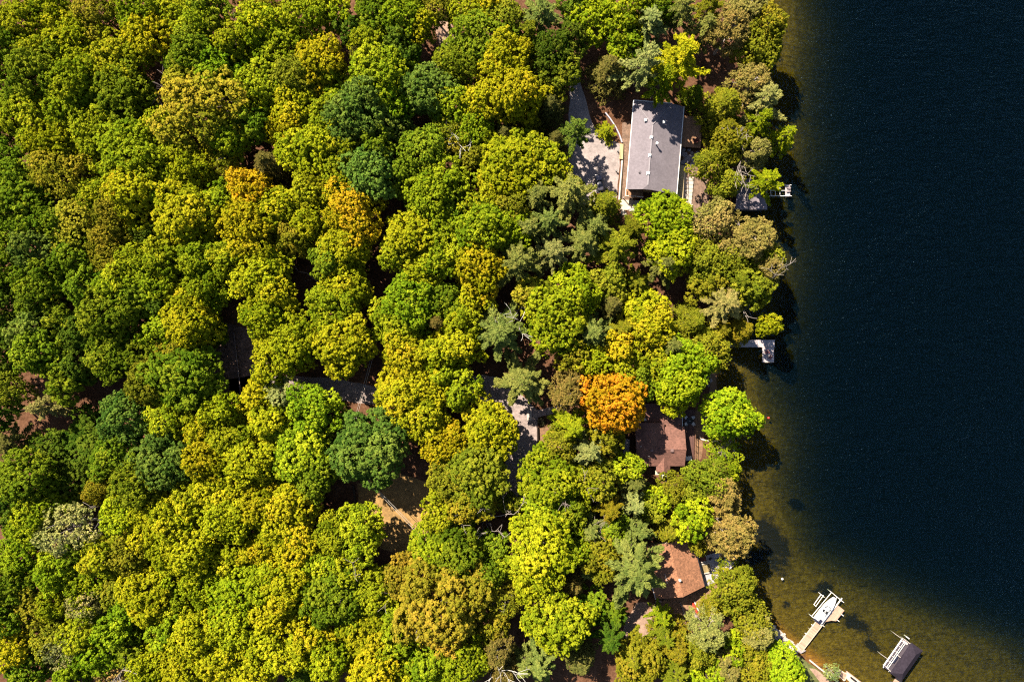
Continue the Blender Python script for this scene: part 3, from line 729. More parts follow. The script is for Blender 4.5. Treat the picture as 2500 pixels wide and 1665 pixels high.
mb = MB(); mb.prism([(34.5, -30.9), (37.2, -30.9), (37.2, -29.12), (34.5, -29.12)], 0, 3.7); mb.add([(34.5, -30.9, 3.7), (37.2, -30.9, 3.7), (35.85, -30.9, 4.5)], [(0, 1, 2)]); mb.build('bay_wall', CREAM, hb)
mb = MB(); mb.box((35.85, -31.35, 2.95), (3.4, 1.0, .14)); mb.build('bay_ledge', CREAM, hb)
window(hb, (35.2, -30.95, 2.1), (.7, .9)); window(hb, (36.5, -30.95, 2.1), (.7, .9))
for yy in (-28, -26, -23.5): window(hb, (40.43, yy, 1.9), (1.3, 1.3), WHITE, 'x')
p = at(1616, 1152, 3.0); an = thing('roof_antenna', 'white aerial with dish and crossed arms by the cream bay of the brown-roofed cottage', 'antenna', (p.x, p.y, G), .3)
mb = MB(); mb.cyl((0, 0, 0), .06, 3.4, 8); mb.build('mast', WHITE, an)
mb = MB(); mb.loft([[(.55 * r_ * math.cos(6.283 * k / 14), .55 * r_ * math.sin(6.283 * k / 14), 3.3 + .22 * r_ * r_) for k in range(14)] for r_ in (.05, .5, 1)], cap=False); mb.build('dish', WHITE, an)
mb = MB()
for t in (.2, 1.3, 2.4): mb.box((.5 * math.cos(t * 2), -.5 * abs(math.sin(t)) - .3, 3.2), (1.2, .12, .1), rz=t)
mb.build('aerial_arm', WHITE, an)
dk = deck('cottage_deck', [(1674, 1128), (1693, 1128), (1696, 1000), (1668, 1000)], 2.1, DECKD, 'dark brown deck along the lake side of the brown-roofed cottage', 'deck', base=.8)
railing('deck_railing', (1694, 1127), (1697, 1001), 2.12, .95, 'dark railing on the lake edge of the brown cottage deck', surf('rust_brown_rail', (.17, .08, .05), .8, .2, 1), 9)
p = at(1682.5, 1026.5, 2.1); tb = thing('patio_table', 'round black patio table with four white chairs round it', 'table', p, 0)
mb = MB(); mb.cyl((0, 0, .70), .78, .05, 24); mb.build('tabletop', surf('black_table_glass', (.015, .016, .02), .3, .1, 1), tb)
mb = MB(); mb.cyl((0, 0, 0), .38, .05, 14); mb.cyl((0, 0, .05), .05, .65, 8); mb.build('pedestal', BLACK, tb)
mb = MB(); mb.cyl((0, 0, .75), .12, .1, 10); mb.build('umbrella_hub', ALU, tb)
for i, a in enumerate((42, 138, 222, 318)):
    q = p + Vector((math.cos(R_(a)), math.sin(R_(a)), 0)) * 1.12
    armchair('patio_chair', 'white patio chair at the ' + ('upper right', 'upper left', 'lower left', 'lower right')[i] + ' of the round black table', 'chair', WHITE, q, R_(a - 90), 'white chairs round the black patio table', s=.85)
p = at(1679.5, 1117.5, 2.1); gt = thing('hot_tub', 'pale covered spa tub at the lower end of the brown cottage deck', 'tub', p, .05)
mb = MB(); mb.box((0, 0, .35), (1.35, .95, .7), bevel=.06); mb.build('shell', ALU, gt)
mb = MB(); mb.box((0, 0, .74), (1.42, 1.02, .08), bevel=.03); mb.build('cover', WHITE, gt)
deck('side_landing', [(1521, 1112), (1536, 1112), (1537, 1072), (1524, 1072)], 1.5, DECKY, 'weathered grey landing in the gap behind the brown-roofed cottage', 'deck', base=.8)
mb = MB(); p = at(1570, 1024.5, 4.3); mb.prism([(-.9, -.2), (.9, -.2), (.55, .35), (-.9, .35)], -.15, .1); o = mb.build('awning', WHITE); o.location = p; tag(o, 'small white awning corner peeking out beneath the orange maple', 'awning')
# walkway from the drive to the cottage
for i in range(7):
    x = 1301 + i * 11.2; y = 1011 - i * 2.1 - .18 * i * i * .5
    quad_slab('paving_slab', [(x, y + 9.5), (x + 10.6, y + 7.8), (x + 10.6, y - 9.8), (x, y - 7.8)], G + .32 + .01 * i, G - .05, surf('walk_stone_%d' % i, (.34 + .02 * (i % 3), .27, .235), .9, .2, 1.2), 'grey slab of the walkway leading from the drive towards the brown cottage',
              'paving slab', 'slabs of the walkway off the gravel drive')
for i in range(2):
    quad_slab('stone_step', [(1287 + i * 6, 1026), (1292 + i * 6, 1027), (1292 + i * 6, 1003), (1287 + i * 6, 1002)], G + .12 + .1 * i, G - .05, STONE, ('lower', 'upper')[i] + ' of two pale steps where the walkway meets the gravel drive', 'step', 'steps at the walkway')
wall_run('retaining_wall', [(1312, 1042), (1313, 1080), (1313, 1130)], .8, .3, surf('dark_wall_timber', (.035, .022, .016), .9, .2, 1), 'dark timber retaining wall along the edge of the gravel drive')
wall_run('drive_edging', [(1262, 1240), (1282, 1220), (1300, 1186)], .4, .25, surf('dark_edge_timber', (.05, .03, .022), .9, .2, 1), 'dark timber edging across the lower end of the gravel drive', 'edging')

# ------------------------------------------------------------------ orange-brown cottage (bottom)
HC = Vector((34.3, -61.5, G)); C_ROT = R_(15)
hc = thing('shore_cottage', 'cottage with orange-brown shingle roof half under a big sage pine', 'house', HC, C_ROT)
mb = MB(); mb.prism([(.6, .7), (11.4, .7), (11.4, 12.3), (.6, 12.3)], 0, 2.7)
for y in (.72, 12.28): mb.add([(.6, y, 2.7), (11.4, y, 2.7), (11.4, y, 2.9), (6, y, 5.1), (.6, y, 2.9)], [(0, 1, 2, 3, 4)])
mb.build('wall', CREAM, hc)
mb = MB(); mb.slab([(0, 0, 3.0), (6, 0, 5.6), (6, 13, 5.6), (0, 13, 3.0)], .16); mb.slab([(12, 0, 3.0), (6, 0, 5.6), (6, 13, 5.6), (12, 13, 3.0)], .16); rc = mb.build('roof', SHO, hc)
mb = MB(); mb.box((6, 6.5, 5.62), (.34, 13, .07)); mb.build('ridge_cap', SHO, rc)
mb = MB(); mb.box((12.1, 6.5, 2.95), (.16, 13, .16)); mb.build('gutter', DARK, rc)
mb = MB(); mb.box((-.1, 3, 2.95), (.16, 6, .16)); mb.build('gutter', ALU, rc)
mb = MB(); mb.cyl((6.2, 4.2, 5.4), .2, .8, 12); mb.cyl((6.2, 4.2, 6.2), .3, .12, 12); mb.build('chimney_pipe', WHITE, rc)
mb = MB(); mb.box((3.4, 4.8, 4.6), (.1, 2.4, .1)); mb.build('roof_pole', ALU, rc)
window(hc, (3.2, .68, 1.6), (1.2, 1.1)); window(hc, (8.6, .68, 1.6), (1.6, 1.2))
deck('lakeside_deck', [(1722, 1431), (1742, 1424), (1800, 1372), (1788, 1343), (1738, 1352), (1712, 1362)], 1.25, DECKG, 'broad weathered grey deck between the orange-brown cottage and the lake', 'deck', edge=DECKG, base=-.6)
def planter(name, pts, label, inner, z=1.26, h=.55):
    P = [at(x, y, z + h) for x, y in pts]; c = sum(P, Vector()) / len(P); r = thing(name, label, 'planter', (c.x, c.y, z), 0)
    m = MB()
    for a, b_ in zip(P, P[1:] + P[:1]):
        d = b_ - a; m.box(((a + b_) / 2) - c + Vector((0, 0, h / 2)), (d.length, .18, h), rz=math.atan2(d.y, d.x))
    m.build('frame', STONE, r)
    m = MB(); m.prism([tuple(((q - c) * .9).xy) for q in P], .02, h * .55); m.build('filling', inner, r)
    return r
planter('raised_planter', [(1707, 1374), (1727, 1370), (1722, 1353), (1703, 1356)], 'pale framed bed of rusty soil on the grey deck', surf('rusty_soil', (.2, .06, .035), .95, .3, 2))
planter('paved_bed', [(1716, 1401), (1739, 1396), (1733, 1374), (1710, 1379)], 'pale framed paved bed below the rusty planter on the deck', surf('mossy_paving', (.3, .22, .1), .95, .4, 3, lines=('X', 2, .5)))
p = at(1735, 1395, 1.85); mb = MB(); mb.cyl((0, 0, -.55), .32, .6, 14, .36); o = mb.build('fire_pot', BLACK); o.location = p; tag(o, 'round black pot standing in the corner of the paved bed', 'pot')
for i, (x, y, a) in enumerate([(1754.5, 1363.5, 200), (1756, 1374.5, 170)]):
    armchair('deck_chair', ('black chair on the grey lakeside deck nearer its upper edge', 'black chair on the grey lakeside deck nearer the lake corner')[i], 'chair', BLACK, at(x, y, 1.25), R_(a), 'black chairs on the lakeside deck', s=1.0)
p = at(1733, 1362.5, 1.25); armchair('deck_stool', 'black chair tucked beside the rusty planter on the grey deck', 'chair', BLACK, p, 1.0, s=.8)
bx = at(1751, 1463, 1.6); sb = thing('storage_bench', 'pale grey storage bench at the edge of the red earth yard', 'bench', (bx.x, bx.y, G), R_(4))
mb = MB(); mb.box((0, 0, .3), (1.25, 2.3, .6)); mb.build('body', DECKG, sb); mb = MB(); mb.box((0, 0, .64), (1.35, 2.4, .08), bevel=.02); mb.build('lid', STONE, sb)
# raft, canoe and log in that yard
rf_ = at(1733, 1483, 1.3); ra = thing('wooden_raft', 'white painted raft of wide boards lying in the red earth yard', 'raft', (rf_.x, rf_.y, G), R_(-38))
for i in range(4):
    mb = MB(); mb.box((-1.45 + .97 * i, .0, .32), (.92, 2.5 - .25 * (i - 1.5), .1), bevel=.02); mb.build('board', WHITE, ra)
for s in (-1, 1):
    mb = MB(); mb.box((0, s * .8, .14), (3.7, .2, .26)); mb.build('float', DARK, ra)
cn = at(1697, 1484, 1.3); ca = thing('red_canoe', 'red and white canoe lying on its side beside the raft', 'canoe', (cn.x, cn.y, G), R_(24))
def canoe_rings(w, l, h, n=9, z0=0.05):
    rings = []
    for i in range(n):
        t = -1 + 2 * i / (n - 1); k = max(.04, (1 - abs(t) ** 2.2))
        rings.append([(w * k * math.cos(a), t * l / 2, z0 + h * (1 - k) * .5 + h * math.sin(a) * (.6 + .4 * k) + h * .0) for a in [math.pi * (j / 10) for j in range(11)]])
    return rings
mb = MB(); mb.loft(canoe_rings(.42, 3.6, .45), cap=True); mb.build('hull', RED, ca, True)
mb = MB(); mb.box((.5, 0, .12), (.22, 3.1, .2), bevel=.06); mb.build('gunwale', WHITE, ca)
lg = at(1665.5, 1486, 1.2); mb = MB(); mb.tube([(0, -1.6, .2), (.15, 0, .24), (0, 1.6, .2)], [.2, .22, .17], 9); o = mb.build('log', SNAG_BARK); o.location = (lg.x, lg.y, G); o.rotation_euler = (0, 0, R_(18)); tag(o, 'weathered log lying in the red earth yard beneath the orange-brown cottage', 'log')
for i, (x, y) in enumerate([(1591, 1552), (1596, 1551)]):
    p = at(x, y, 1.2); mb = MB(); mb.box((0, 0, .08), (.35, 2.2, .14)); o = mb.build('timber_beam', PALEWOOD); o.location = (p.x, p.y, G); o.rotation_euler = (0, 0, R_(14)); tag(o, 'pale beam lying on the sandy drive below the orange-brown cottage', 'beam', 'pair of beams on the sandy drive')
quad_slab('garden_path', [(1583, 1495), (1597, 1500), (1618, 1466), (1602, 1464)], G + .1, G - .05, surf('path_stone', (.3, .2, .155), .9, .25, 1), 'reddish paved path from the sandy drive to the orange-brown cottage corner', 'path')
wall_run('garden_wall', [(1602, 1465), (1640, 1458), (1672, 1457), (1690, 1445), (1722, 1431)], .5, .2, DARK, 'low dark wall curving under the eaves of the orange-brown cottage')
p = at(1674, 1329, 1.4); armchair('garden_chair', 'white garden chair behind the orange-brown cottage under the trees', 'chair', WHITE, p, 2.6, s=1.2)

# ------------------------------------------------------------------ boathouse, docks and boats
bh = thing('boathouse', 'flat grey-roofed boathouse under shore trees beside the white boat lift', 'boathouse', at(1834, 478, 0), 0)
P = [at(1796, 512, 3.4), at(1873, 512, 3.4), at(1873, 436, 3.6), at(1802, 436, 3.6)]; c = Vector(bh.location)
mb = MB(); mb.slab([p - c for p in P], .2); rr_ = mb.build('roof', surf('weathered_roof_boards', (.25, .21, .24), .9, .25, .8, lines=('X', 1.2, .8)), bh)
mb = MB(); mb.box((P[0].x - c.x + 1.7, P[0].y - c.y + 1.1, 3.46), (.28, 2.6, .06), rz=.7); mb.build('roof_plank', surf('pale_plank', (.4, .34, .36), .8, .2, 1), rr_)
mb = MB(); mb.prism([((p.x - c.x) * .95, (p.y - c.y) * .94) for p in P], -1.5, 3.2); mb.build('wall', surf('dark_boathouse_boards', (.045, .04, .042), .85, .2, 1, lines=('X', 4, .6)), bh)
mb = MB(); mb.box((-3.9, 0, 3.3), (.1, 7.0, .25)); mb.build('fascia', WHITE, bh)
jt = at(1790, 500, 1.1); 
fl = thing('boat_lift', 'white metal boat lift frame with a narrow plank platform off the boathouse', 'boat lift', at(1905, 465.5, .6), R_(0))
mb = MB(); mb.box((.15, 1.32, 0), (5.1, .12, .12)); mb.box((-.3, -1.33, 0), (6.2, .12, .12)); mb.box((-.6, 0, -.02), (3.6, .1, .1))
for x in (-2.3, -1.2, -.1): mb.box((x, 0, .0), (.1, 2.55, .1))
mb.build('frame', WHITE, fl)
mb = MB(); mb.box((1.75, -.02, .06), (1.15, 2.85, .14)); mb.build('platform', DECKY, fl)
for x, y in ((-2.3, 1.3), (-2.3, -1.3), (2.2, 1.3), (2.2, -1.3)):
    mb = MB(); mb.tube([(x, y, -2.2), (x, y, .5)], .07, 8); mb.build('post', ALU, fl)
for i, (y, a) in enumerate(((.5, 80), (-.3, 100))):
    mb = MB(); mb.box((0, 0, .2), (.8, .42, .3), bevel=.06); mb.box((.35, 0, .4), (.14, .45, .5), bevel=.04)
    q = Vector(fl.location) + Vector((1.85, y, .13)); o = mb.build('folded_chair', surf('grey_canvas', (.25, .21, .22), .9, .2, 2)); o.location = q; o.rotation_euler = (0, 0, R_(a - 90)); tag(o, 'grey folded seat on the boat lift platform, ' + ('upper', 'lower')[i] + ' of the pair', 'seat', 'seats on the boat lift platform')
dl = thing('dock', 'grey L-shaped dock with two red chairs reaching into the lake', 'dock', at(1875, 857, .7), 0)
c = Vector(dl.location)
def rel(px, py, z=.7): return at(px, py, z) - c
mb = MB(); q0, q1 = rel(1752, 847.5), rel(1891.5, 830); mb.box(((q0.x + q1.x) / 2, (q0.y + q1.y) / 2, -.1), (q1.x - q0.x, q1.y - q0.y, .2)); mb.build('walkway', DECKG, dl)
mb = MB(); q0, q1 = rel(1861.5, 884), rel(1889.5, 848.5); mb.box(((q0.x + q1.x) / 2, (q0.y + q1.y) / 2, -.06), (q1.x - q0.x, q1.y - q0.y, .2)); mb.build('platform', DECKY, dl)
mb = MB(); q0 = rel(1875.5, 848); mb.box((q0.x, q0.y, .06), (3.2, .1, .06)); q2 = rel(1875.5, 884.4); mb.box((q2.x, q2.y, -.05), (2.85, .1, .24)); mb.build('rim', DOCKE, dl)
for x, y in ((1765, 839), (1800, 846), (1840, 846), (1864, 882), (1888, 882), (1889, 832), (1840, 832)):
    q = rel(x, y); mb = MB(); mb.tube([(q.x, q.y, -3.0), (q.x, q.y, -.2)], .1, 8); mb.build('post', BARK, dl)
for i, (x, y, a) in enumerate([(1871.5, 860, 30), (1879.5, 871.5, 52)]):
    armchair('lakeside_chair', ('reddish slatted lounge chair on the L-shaped dock, nearer the walkway', 'reddish slatted lounge chair on the L-shaped dock, nearer the dock end')[i], 'chair', CHAIRRED, at(x, y, .75), R_(a), 'reddish chairs on the L-shaped dock', s=1.15)
# stone edge of the shore by that dock
for i, (x, y, r) in enumerate([(1724, 893, .45), (1729, 905, .5), (1731, 918, .45), (1735, 929, .5), (1722, 880, .35), (1739, 886, .55), (1742, 899, .45), (1746, 872, .5), (1729, 940, .4)]):
    rock('shore_stone', x, y, r, STONEG, 'grey shore stone between the cottage path and the lake below the L-shaped dock', 'grey shore stones below the L-shaped dock', i + 70, .8)

# motorboat dock
d0, d1 = at(1951.5, 1584.5, .6), at(2046, 1462, .6)
dv = (d1 - d0); DL = dv.length; drz = math.atan2(dv.y, dv.x)
md = thing('motorboat_dock', 'tan plank dock with a side platform beside the white motorboat', 'dock', d0, drz)
mb = MB(); mb.box((DL * .40, 0, -.1), (DL * .80, 1.65, .2)); mb.build('decking', surf('tan_dock_planks', (.50, .31, .22), .8, .14, 1.2, lines=('X', 3.2, .62)), md)
mb = MB(); mb.box((DL * .40, .88, -.07), (DL * .80, .1, .28)); mb.box((DL * .4, -.88, -.07), (DL * .80, .1, .28)); mb.build('rim', DOCKE, md)
mb = MB(); mb.prism([(9.2, -.95), (10.6, -.95), (14.2, -.95), (14.2, -2.9), (10.9, -2.9), (10.3, -1.9)], -.2, .004); mb.build('platform', surf('tan_platform_planks', (.50, .31, .22), .8, .14, 1.2, lines=('Y', 3.2, .62)), md)
mb = MB(); mb.box((8.7, .62, .06), (.0 + 9.6, .2, .1)) if False else mb.box((12.0, -.55, .09), (8.4, .24, .16)); mb.build('lift_beam', WHITE, md)
for x, y in ((11.3, -3.2), (13.0, -3.2), (4.0, 1.1), (6.6, 1.1)):
    mb = MB(); mb.box((x, y, .05), (.16, .6, .12)); mb.build('bracket', WHITE, md)
for i in range(6):
    for s in (-.7, .7):
        mb = MB(); mb.tube([(.8 + i * 2.3, s, -2.2), (.8 + i * 2.3, s, -.2)], .07, 7); mb.build('post', ALU, md)
quad_slab('dock_landing', [(1941, 1580), (1955, 1595), (1968, 1588), (1950, 1574)], .55, -.4, STONEG, 'grey concrete landing where the motorboat dock meets the shore', 'landing')
lf = thing('motorboat_lift', 'white metal boat lift frame round the white motorboat', 'boat lift', d0, drz)
# lift frame in dock coordinates
def dl_(px, py, z=.6): return Matrix.Rotation(-drz, 3, 'Z') @ (at(px, py, z) - d0)
LA, LB, LC, LD = dl_(2029.5, 1445), dl_(2055.5, 1466.5), dl_(2008, 1525), dl_(1981, 1503.5)
mb = MB()
for a, b_, w in ((LA, LB, .14), (LC, LD, .16), (LD, LA, .12), (dl_(2042, 1457), dl_(2036, 1466), .1), (dl_(1987, 1474), dl_(2004, 1450), .12), (dl_(1991, 1479), dl_(2010, 1452), .1), (dl_(1986, 1474), dl_(1992, 1480), .12), (dl_(2004, 1450), dl_(2012, 1457), .14), (dl_(1998, 1445), dl_(2004, 1450), .1)):
    mb.box((a + b_) / 2 + Vector((0, 0, .1)), ((b_ - a).length, w, .14), rz=math.atan2((b_ - a).y, (b_ - a).x))
mb.build('frame', WHITE, lf)
for q in (LA, LB, LC, LD):
    mb = MB(); mb.tube([(q.x, q.y, -2.2), (q.x, q.y, .9)], .08, 8); mb.build('post', WHITE, lf)
b1 = dl_(2012.5, 1482.5); bt = thing('motorboat', 'white motorboat with dark windscreen and seats on its lift', 'motorboat', d0 + Matrix.Rotation(drz, 3, 'Z') @ Vector((b1.x, b1.y, 0)) + Vector((0, 0, .25)), drz)
def hull_w(t): return 1.22 * (1 if t < .35 else max(.30, 1 - ((t - .35) / .65) ** 2.6 * .72))
BL = 6.9
def boat_ring(t, wk, z):
    w = hull_w(t) * wk; x = -BL / 2 + t * BL
    return x, w, z
mb = MB(); rings = []
for i in range(13):
    t = i / 12; x = -BL / 2 + t * BL; w = hull_w(t); k = .25 + .35 * max(0, t - .6)
    rings.append([(x, -w, .95), (x, -w * .96, .55), (x, -w * .7, k), (x, 0, .05 + .5 * max(0, t - .7)), (x, w * .7, k), (x, w * .96, .55), (x, w, .95)])
mb.loft(rings); mb.build('hull', GELCOAT, bt, True)
mb = MB()
for i in range(12):
    t0, t1 = i / 12, (i + 1) / 12
    x0, x1 = -BL / 2 + t0 * BL, -BL / 2 + t1 * BL; a, b_ = hull_w(t0), hull_w(t1)
    if t0 >= .55: mb.add([(x0, -a, .96), (x1, -b_, .96), (x1, 0, 1.10), (x0, 0, 1.12), (x1, b_, .96), (x0, a, .96)], [(0, 1, 2, 3), (3, 2, 4, 5)])
    else:
        for s in (-1, 1): mb.add([(x0, s * a, .96), (x1, s * b_, .96), (x1, s * b_ * .74, .98), (x0, s * a * .74, .98)], [(0, 1, 2, 3)])
mb.box((-2.75, 0, .9), (1.3, 2.1, .16), bevel=.05)
mb.build('deck', GELCOAT, bt)
mb = MB(); mb.box((-.75, 0, .62), (2.9, 1.75, .08)); mb.build('cockpit_floor', surf('cockpit_carpet', (.35, .33, .33), .9, .1, 2), bt)
mb = MB(); mb.tube([(.1, -.95, 1.3), (.75, -.55, 1.32), (.95, 0, 1.33), (.75, .55, 1.32), (.1, .95, 1.3)], .07, 6)
for y, x in ((-.75, .45), (0, .95), (.75, .45)): mb.tube([(x + .25, y, .98), (x, y, 1.3)], .05, 5)
mb.build('windscreen', GLASS, bt)
for y in (-.45, .45):
    mb = MB(); mb.box((-.55, y, .88), (.55, .55, .4), bevel=.08); mb.box((-.85, y, 1.12), (.14, .55, .5), bevel=.05); mb.build('seat', BLACK, bt)
mb = MB(); mb.box((-1.85, -.1, .9), (.5, 1.5, .35), bevel=.08); mb.build('rear_seat', GELCOAT, bt)
mb = MB(); mb.box((-3.1, -.55, 1.02), (.75, .8, .1), bevel=.04); mb.build('sun_pad', NAVY, bt)
mb = MB(); mb.loft([outline(1.7, .8, .42, yo=0), outline(1.7, .8, .5, yo=0)]); 
sp = MB(); sp.box((-3.62, 0, .62), (.5, 1.9, .1), bevel=.04); sp.build('swim_platform', NAVY, bt)
mb = MB(); mb.box((2.0, 0, 1.12), (.9, .7, .04), bevel=.015); mb.build('hatch', WHITE, bt)
# covered slip with pontoon boat
RC = [(2173, 1642.5), (2204.5, 1660), (2256, 1588), (2225, 1568)]
Pc = [at(x, y, 3.2) for x, y in RC]; e = Pc[3] - Pc[0]; w_ = Pc[1] - Pc[0]; rz = math.atan2(e.y, e.x); LL = e.length; WW = 3.4
cs = thing('covered_slip', 'boat shelter with dark charcoal hip roof standing in the lake', 'boat shelter', (Pc[0].x, Pc[0].y, 0), rz)
c0, c1, c2, c3 = (0, 0, 3.2), (LL, 0, 3.2), (LL, -WW, 3.2), (0, -WW, 3.2)
r0, r1 = (1.75, -1.75, 4.3), (LL - 1.75, -1.75, 4.3)
mb = MB(); mb.slab([c0, c1, r1, r0], .1); mb.slab([c3, c2, r1, r0], .1); mb.slab([c0, c3, r0], .1); mb.slab([c1, c2, r1], .1); mb.build('roof', SHD, cs)
for x in (.4, LL / 2, LL - .4):
    for y in (-.3, -WW + .3):
        mb = MB(); mb.tube([(x, y, -3.0), (x, y, 3.15)], .08, 8); mb.build('post', ALU, cs)
mb = MB(); mb.box((LL / 2, -.3, .7), (LL - .6, .12, .14)); mb.box((LL / 2, -WW + .3, .7), (LL - .6, .12, .14)); mb.build('side_rail', ALU, cs)
for x in (2.3, LL - .6):
    mb = MB(); mb.tube([(x, .3, .75), (x, 2.6, .65)], .05, 6); mb.tube([(x, 2.6, -2.5), (x, 2.6, .75)], .05, 6); mb.build('mooring_arm', ALU, cs)
mb = MB(); mb.cyl((LL + .4, -.6, -1), .14, 2.0, 10); mb.build('corner_post', WHITE, cs)
for x in (LL - 1.6, LL - 2.3):
    mb = MB(); mb.box((x, -WW - .65, .7), (.14, .5, .12)); mb.build('bracket', WHITE, cs)
pb = thing('pontoon_boat', 'pale pontoon boat with railings moored beneath the dark hip-roofed shelter', 'boat', Vector(cs.location) + Matrix.Rotation(rz, 3, 'Z') @ Vector((LL / 2 - .2, -.55, .35)), rz)
for y in (.55, -1.1):
    mb = MB(); mb.tube([(-LL / 2 + .1, y, 0), (-LL / 2 + .7, y, 0), (LL / 2 - .3, y, 0)], [.1, .34, .34], 12); mb.build('pontoon', GELCOAT, pb)
mb = MB(); mb.box((0, -.25, .42), (LL - .6, 2.3, .1)); mb.build('deck', surf('dark_boat_deck', (.07, .055, .07), .8, .2, 1), pb)
mb = MB(); mb.box((0, .85, 1.2), (LL - 1.2, .08, .08)); mb.box((0, .42, 1.2), (LL - 1.2, .12, .08))
for i in range(6): mb.box((-LL / 2 + .8 + i * (LL - 1.6) / 5, .85, .82), (.08, .08, .75)); mb.box((-LL / 2 + .8 + i * (LL - 1.6) / 5, .64, 1.2), (.08, .5, .07))
mb.build('railing', WHITE, pb)
mb = MB(); mb.box((LL / 2 - .7, .2, .75), (.6, 1.2, .6), bevel=.1); mb.build('seat', surf('pinkish_vinyl', (.5, .4, .4), .6, .1, 2), pb)
mb = MB(); mb.box((-1.0, .0, .8), (1.8, .5, .6), bevel=.1); mb.build('bench', NAVY, pb)
deck('slip_walkway', [(2179, 1668), (2201, 1664), (2204, 1659), (2189, 1652)], .6, DOCKT, 'short pale plank walkway leading off the frame from the dark boat shelter', 'dock', base=-2)
# corner dock
deck('swim_dock', [(2068, 1646), (2050, 1634), (2041, 1644), (2062, 1662)], .75, DOCKT, 'small tan plank dock at the foot of the shoreline, inner of two', 'dock', edge=DOCKE, base=-1.2)
deck('swim_dock', [(2112, 1672), (2068, 1638), (2060, 1650), (2095, 1682)], .7, DOCKE, 'longer pale dock at the foot of the shoreline carrying a dark bench', 'dock', edge=DOCKT, base=-1.5)
p = at(2082, 1656, .75); bn = thing('dock_bench', 'narrow dark bench on the longer pale dock at the bottom edge', 'bench', p, R_(-38))
mb = MB(); mb.box((0, 0, .42), (1.7, .42, .07), bevel=.015); mb.build('seat', BLACK, bn)
for s in (-.65, .65):
    mb = MB(); mb.box((s, 0, .2), (.1, .36, .38)); mb.build('leg', BLACK, bn)
wall_run('shore_wall', [(1978, 1612), (2000, 1630), (2035, 1656), (2060, 1676)], .35, .35, STONE, 'pale stone shore wall from the motorboat dock to the tan swim dock', z=.75)
wall_run('shore_kerb', [(1892, 1556), (1915, 1576), (1940, 1596)], .3, .25, STONEG, 'grey stone kerb behind the white shore rocks', z=.9)
p = at(1911, 1586, 1.5); mb = MB(); 
sw = thing('fire_ring', 'square pale stone seat ring in the grass by the white shore rocks', 'fire pit', (p.x, p.y, G), R_(-20))
for i, (x, y, sx, sy) in enumerate(((0, .5, 1.3, .26), (0, -.5, 1.3, .26), (.52, 0, .26, .72), (-.52, 0, .26, .72))):
    mb = MB(); mb.box((x, y, .2), (sx, sy, .42), bevel=.03); mb.build('stone', STONE, sw)
# white shore rocks: one rubble bank
rnd = random.Random(11); mb = MB()
for i in range(150):
    t = rnd.random(); x = 1880 + t * 66 + rnd.uniform(-9, 9); y = 1532 + t * 58 + rnd.uniform(-6, 8) - 3
    r = rnd.uniform(.18, .5); q = at(x, y, .35); bm = bmesh.new(); bmesh.ops.create_icosphere(bm, subdivisions=1, radius=r)
    for v in bm.verts: v.co = Vector((v.co.x * rnd.uniform(.8, 1.2), v.co.y * rnd.uniform(.8, 1.2), v.co.z * .7)) + Vector((q.x, q.y, .3 + rnd.uniform(0, .25)))
    bm.verts.ensure_lookup_table(); mb.add([v.co for v in bm.verts], [[v.index for v in f.verts] for f in bm.faces]); bm.free()
o = mb.build('shore_rubble', surf('white_rubble', (.45, .38, .34), .9, .35, 2)); tag(o, 'bank of white rubble stones along the shore above the motorboat dock', 'rocks', kind='stuff')
for i, (x, y) in enumerate([(1876, 1020)]):
    p = at(x, y, 0); mb = MB(); mb.loft([[(.3 * math.cos(6.28 * k / 12) * math.sin(a), .3 * math.sin(6.28 * k / 12) * math.sin(a), -.3 * math.cos(a)) for k in range(12)] for a in (.1, .6, 1.1, 1.6, 2.1, 2.6, 3.0)])
    o = mb.build('buoy', surf('red_buoy', (.6, .05, .03), .4, .1, 1), smooth=True); o.location = p + Vector((0, 0, .1)); tag(o, 'small red buoy floating off the shore below the L-shaped dock', 'buoy')
p = at(1909.5, 1412.5, 0); mb = MB(); mb.loft([[(.3 * math.cos(6.28 * k / 12) * math.sin(a), .3 * math.sin(6.28 * k / 12) * math.sin(a), -.3 * math.cos(a)) for k in range(12)] for a in (.1, .6, 1.1, 1.6, 2.1, 2.6, 3.0)])
o = mb.build('buoy', WHITE, smooth=True); o.location = p + Vector((0, 0, .1)); tag(o, 'small white buoy floating off the orange-brown cottage', 'buoy')

# rail fence and power lines in the woods
f0, f1 = at(571, 815, 2), at(588, 975, 2); fd = f1 - f0; FL = fd.length
fc = thing('rail_fence', 'weathered split-rail fence crossing the leaf-strewn clearing', 'fence', (f0.x, f0.y, G), math.atan2(fd.y, fd.x))
rnd = random.Random(4)
for i in range(6):
    x = i * FL / 5; mb = MB(); mb.tube([(x, 0, 0), (x, 0, 1.25)], [.13, .11], 7); mb.build('post', SNAG_BARK, fc)
    if i < 5:
        for j in range(3):
            mb = MB(); mb.tube([(x - .2, .12 * (j - 1) + rnd.uniform(-.06, .06), .4 + .35 * j), (x + FL / 5 + .2, .12 * (j - 1) + rnd.uniform(-.1, .1), .4 + .35 * j)], [.10, .085], 6); mb.build('rail', SNAG_BARK, fc)
wall_run('hedge_wall', [(862, 1185), (867, 1225), (872, 1262)], .9, .3, surf('dark_fence_boards', (.05, .035, .025), .9, .3, 1), 'dark board fence in shade along the lawn edge', 'fence')
CABLE = surf('pale_cable', (.42, .38, .33), .5, .1, 1)
def cable(a, b, sag, off, label, group, z=8.5, r=.05):
    A, B = at(*a, z), at(*b, z); pts = [A.lerp(B, i / 12) + Vector((0, 0, -sag * 4 * (i / 12) * (1 - i / 12))) for i in range(13)]
    m = MB(); m.tube([p - A for p in pts], r, 5); o = m.build('power_line', CABLE); o.location = A; tag(o, label, 'cable', group)
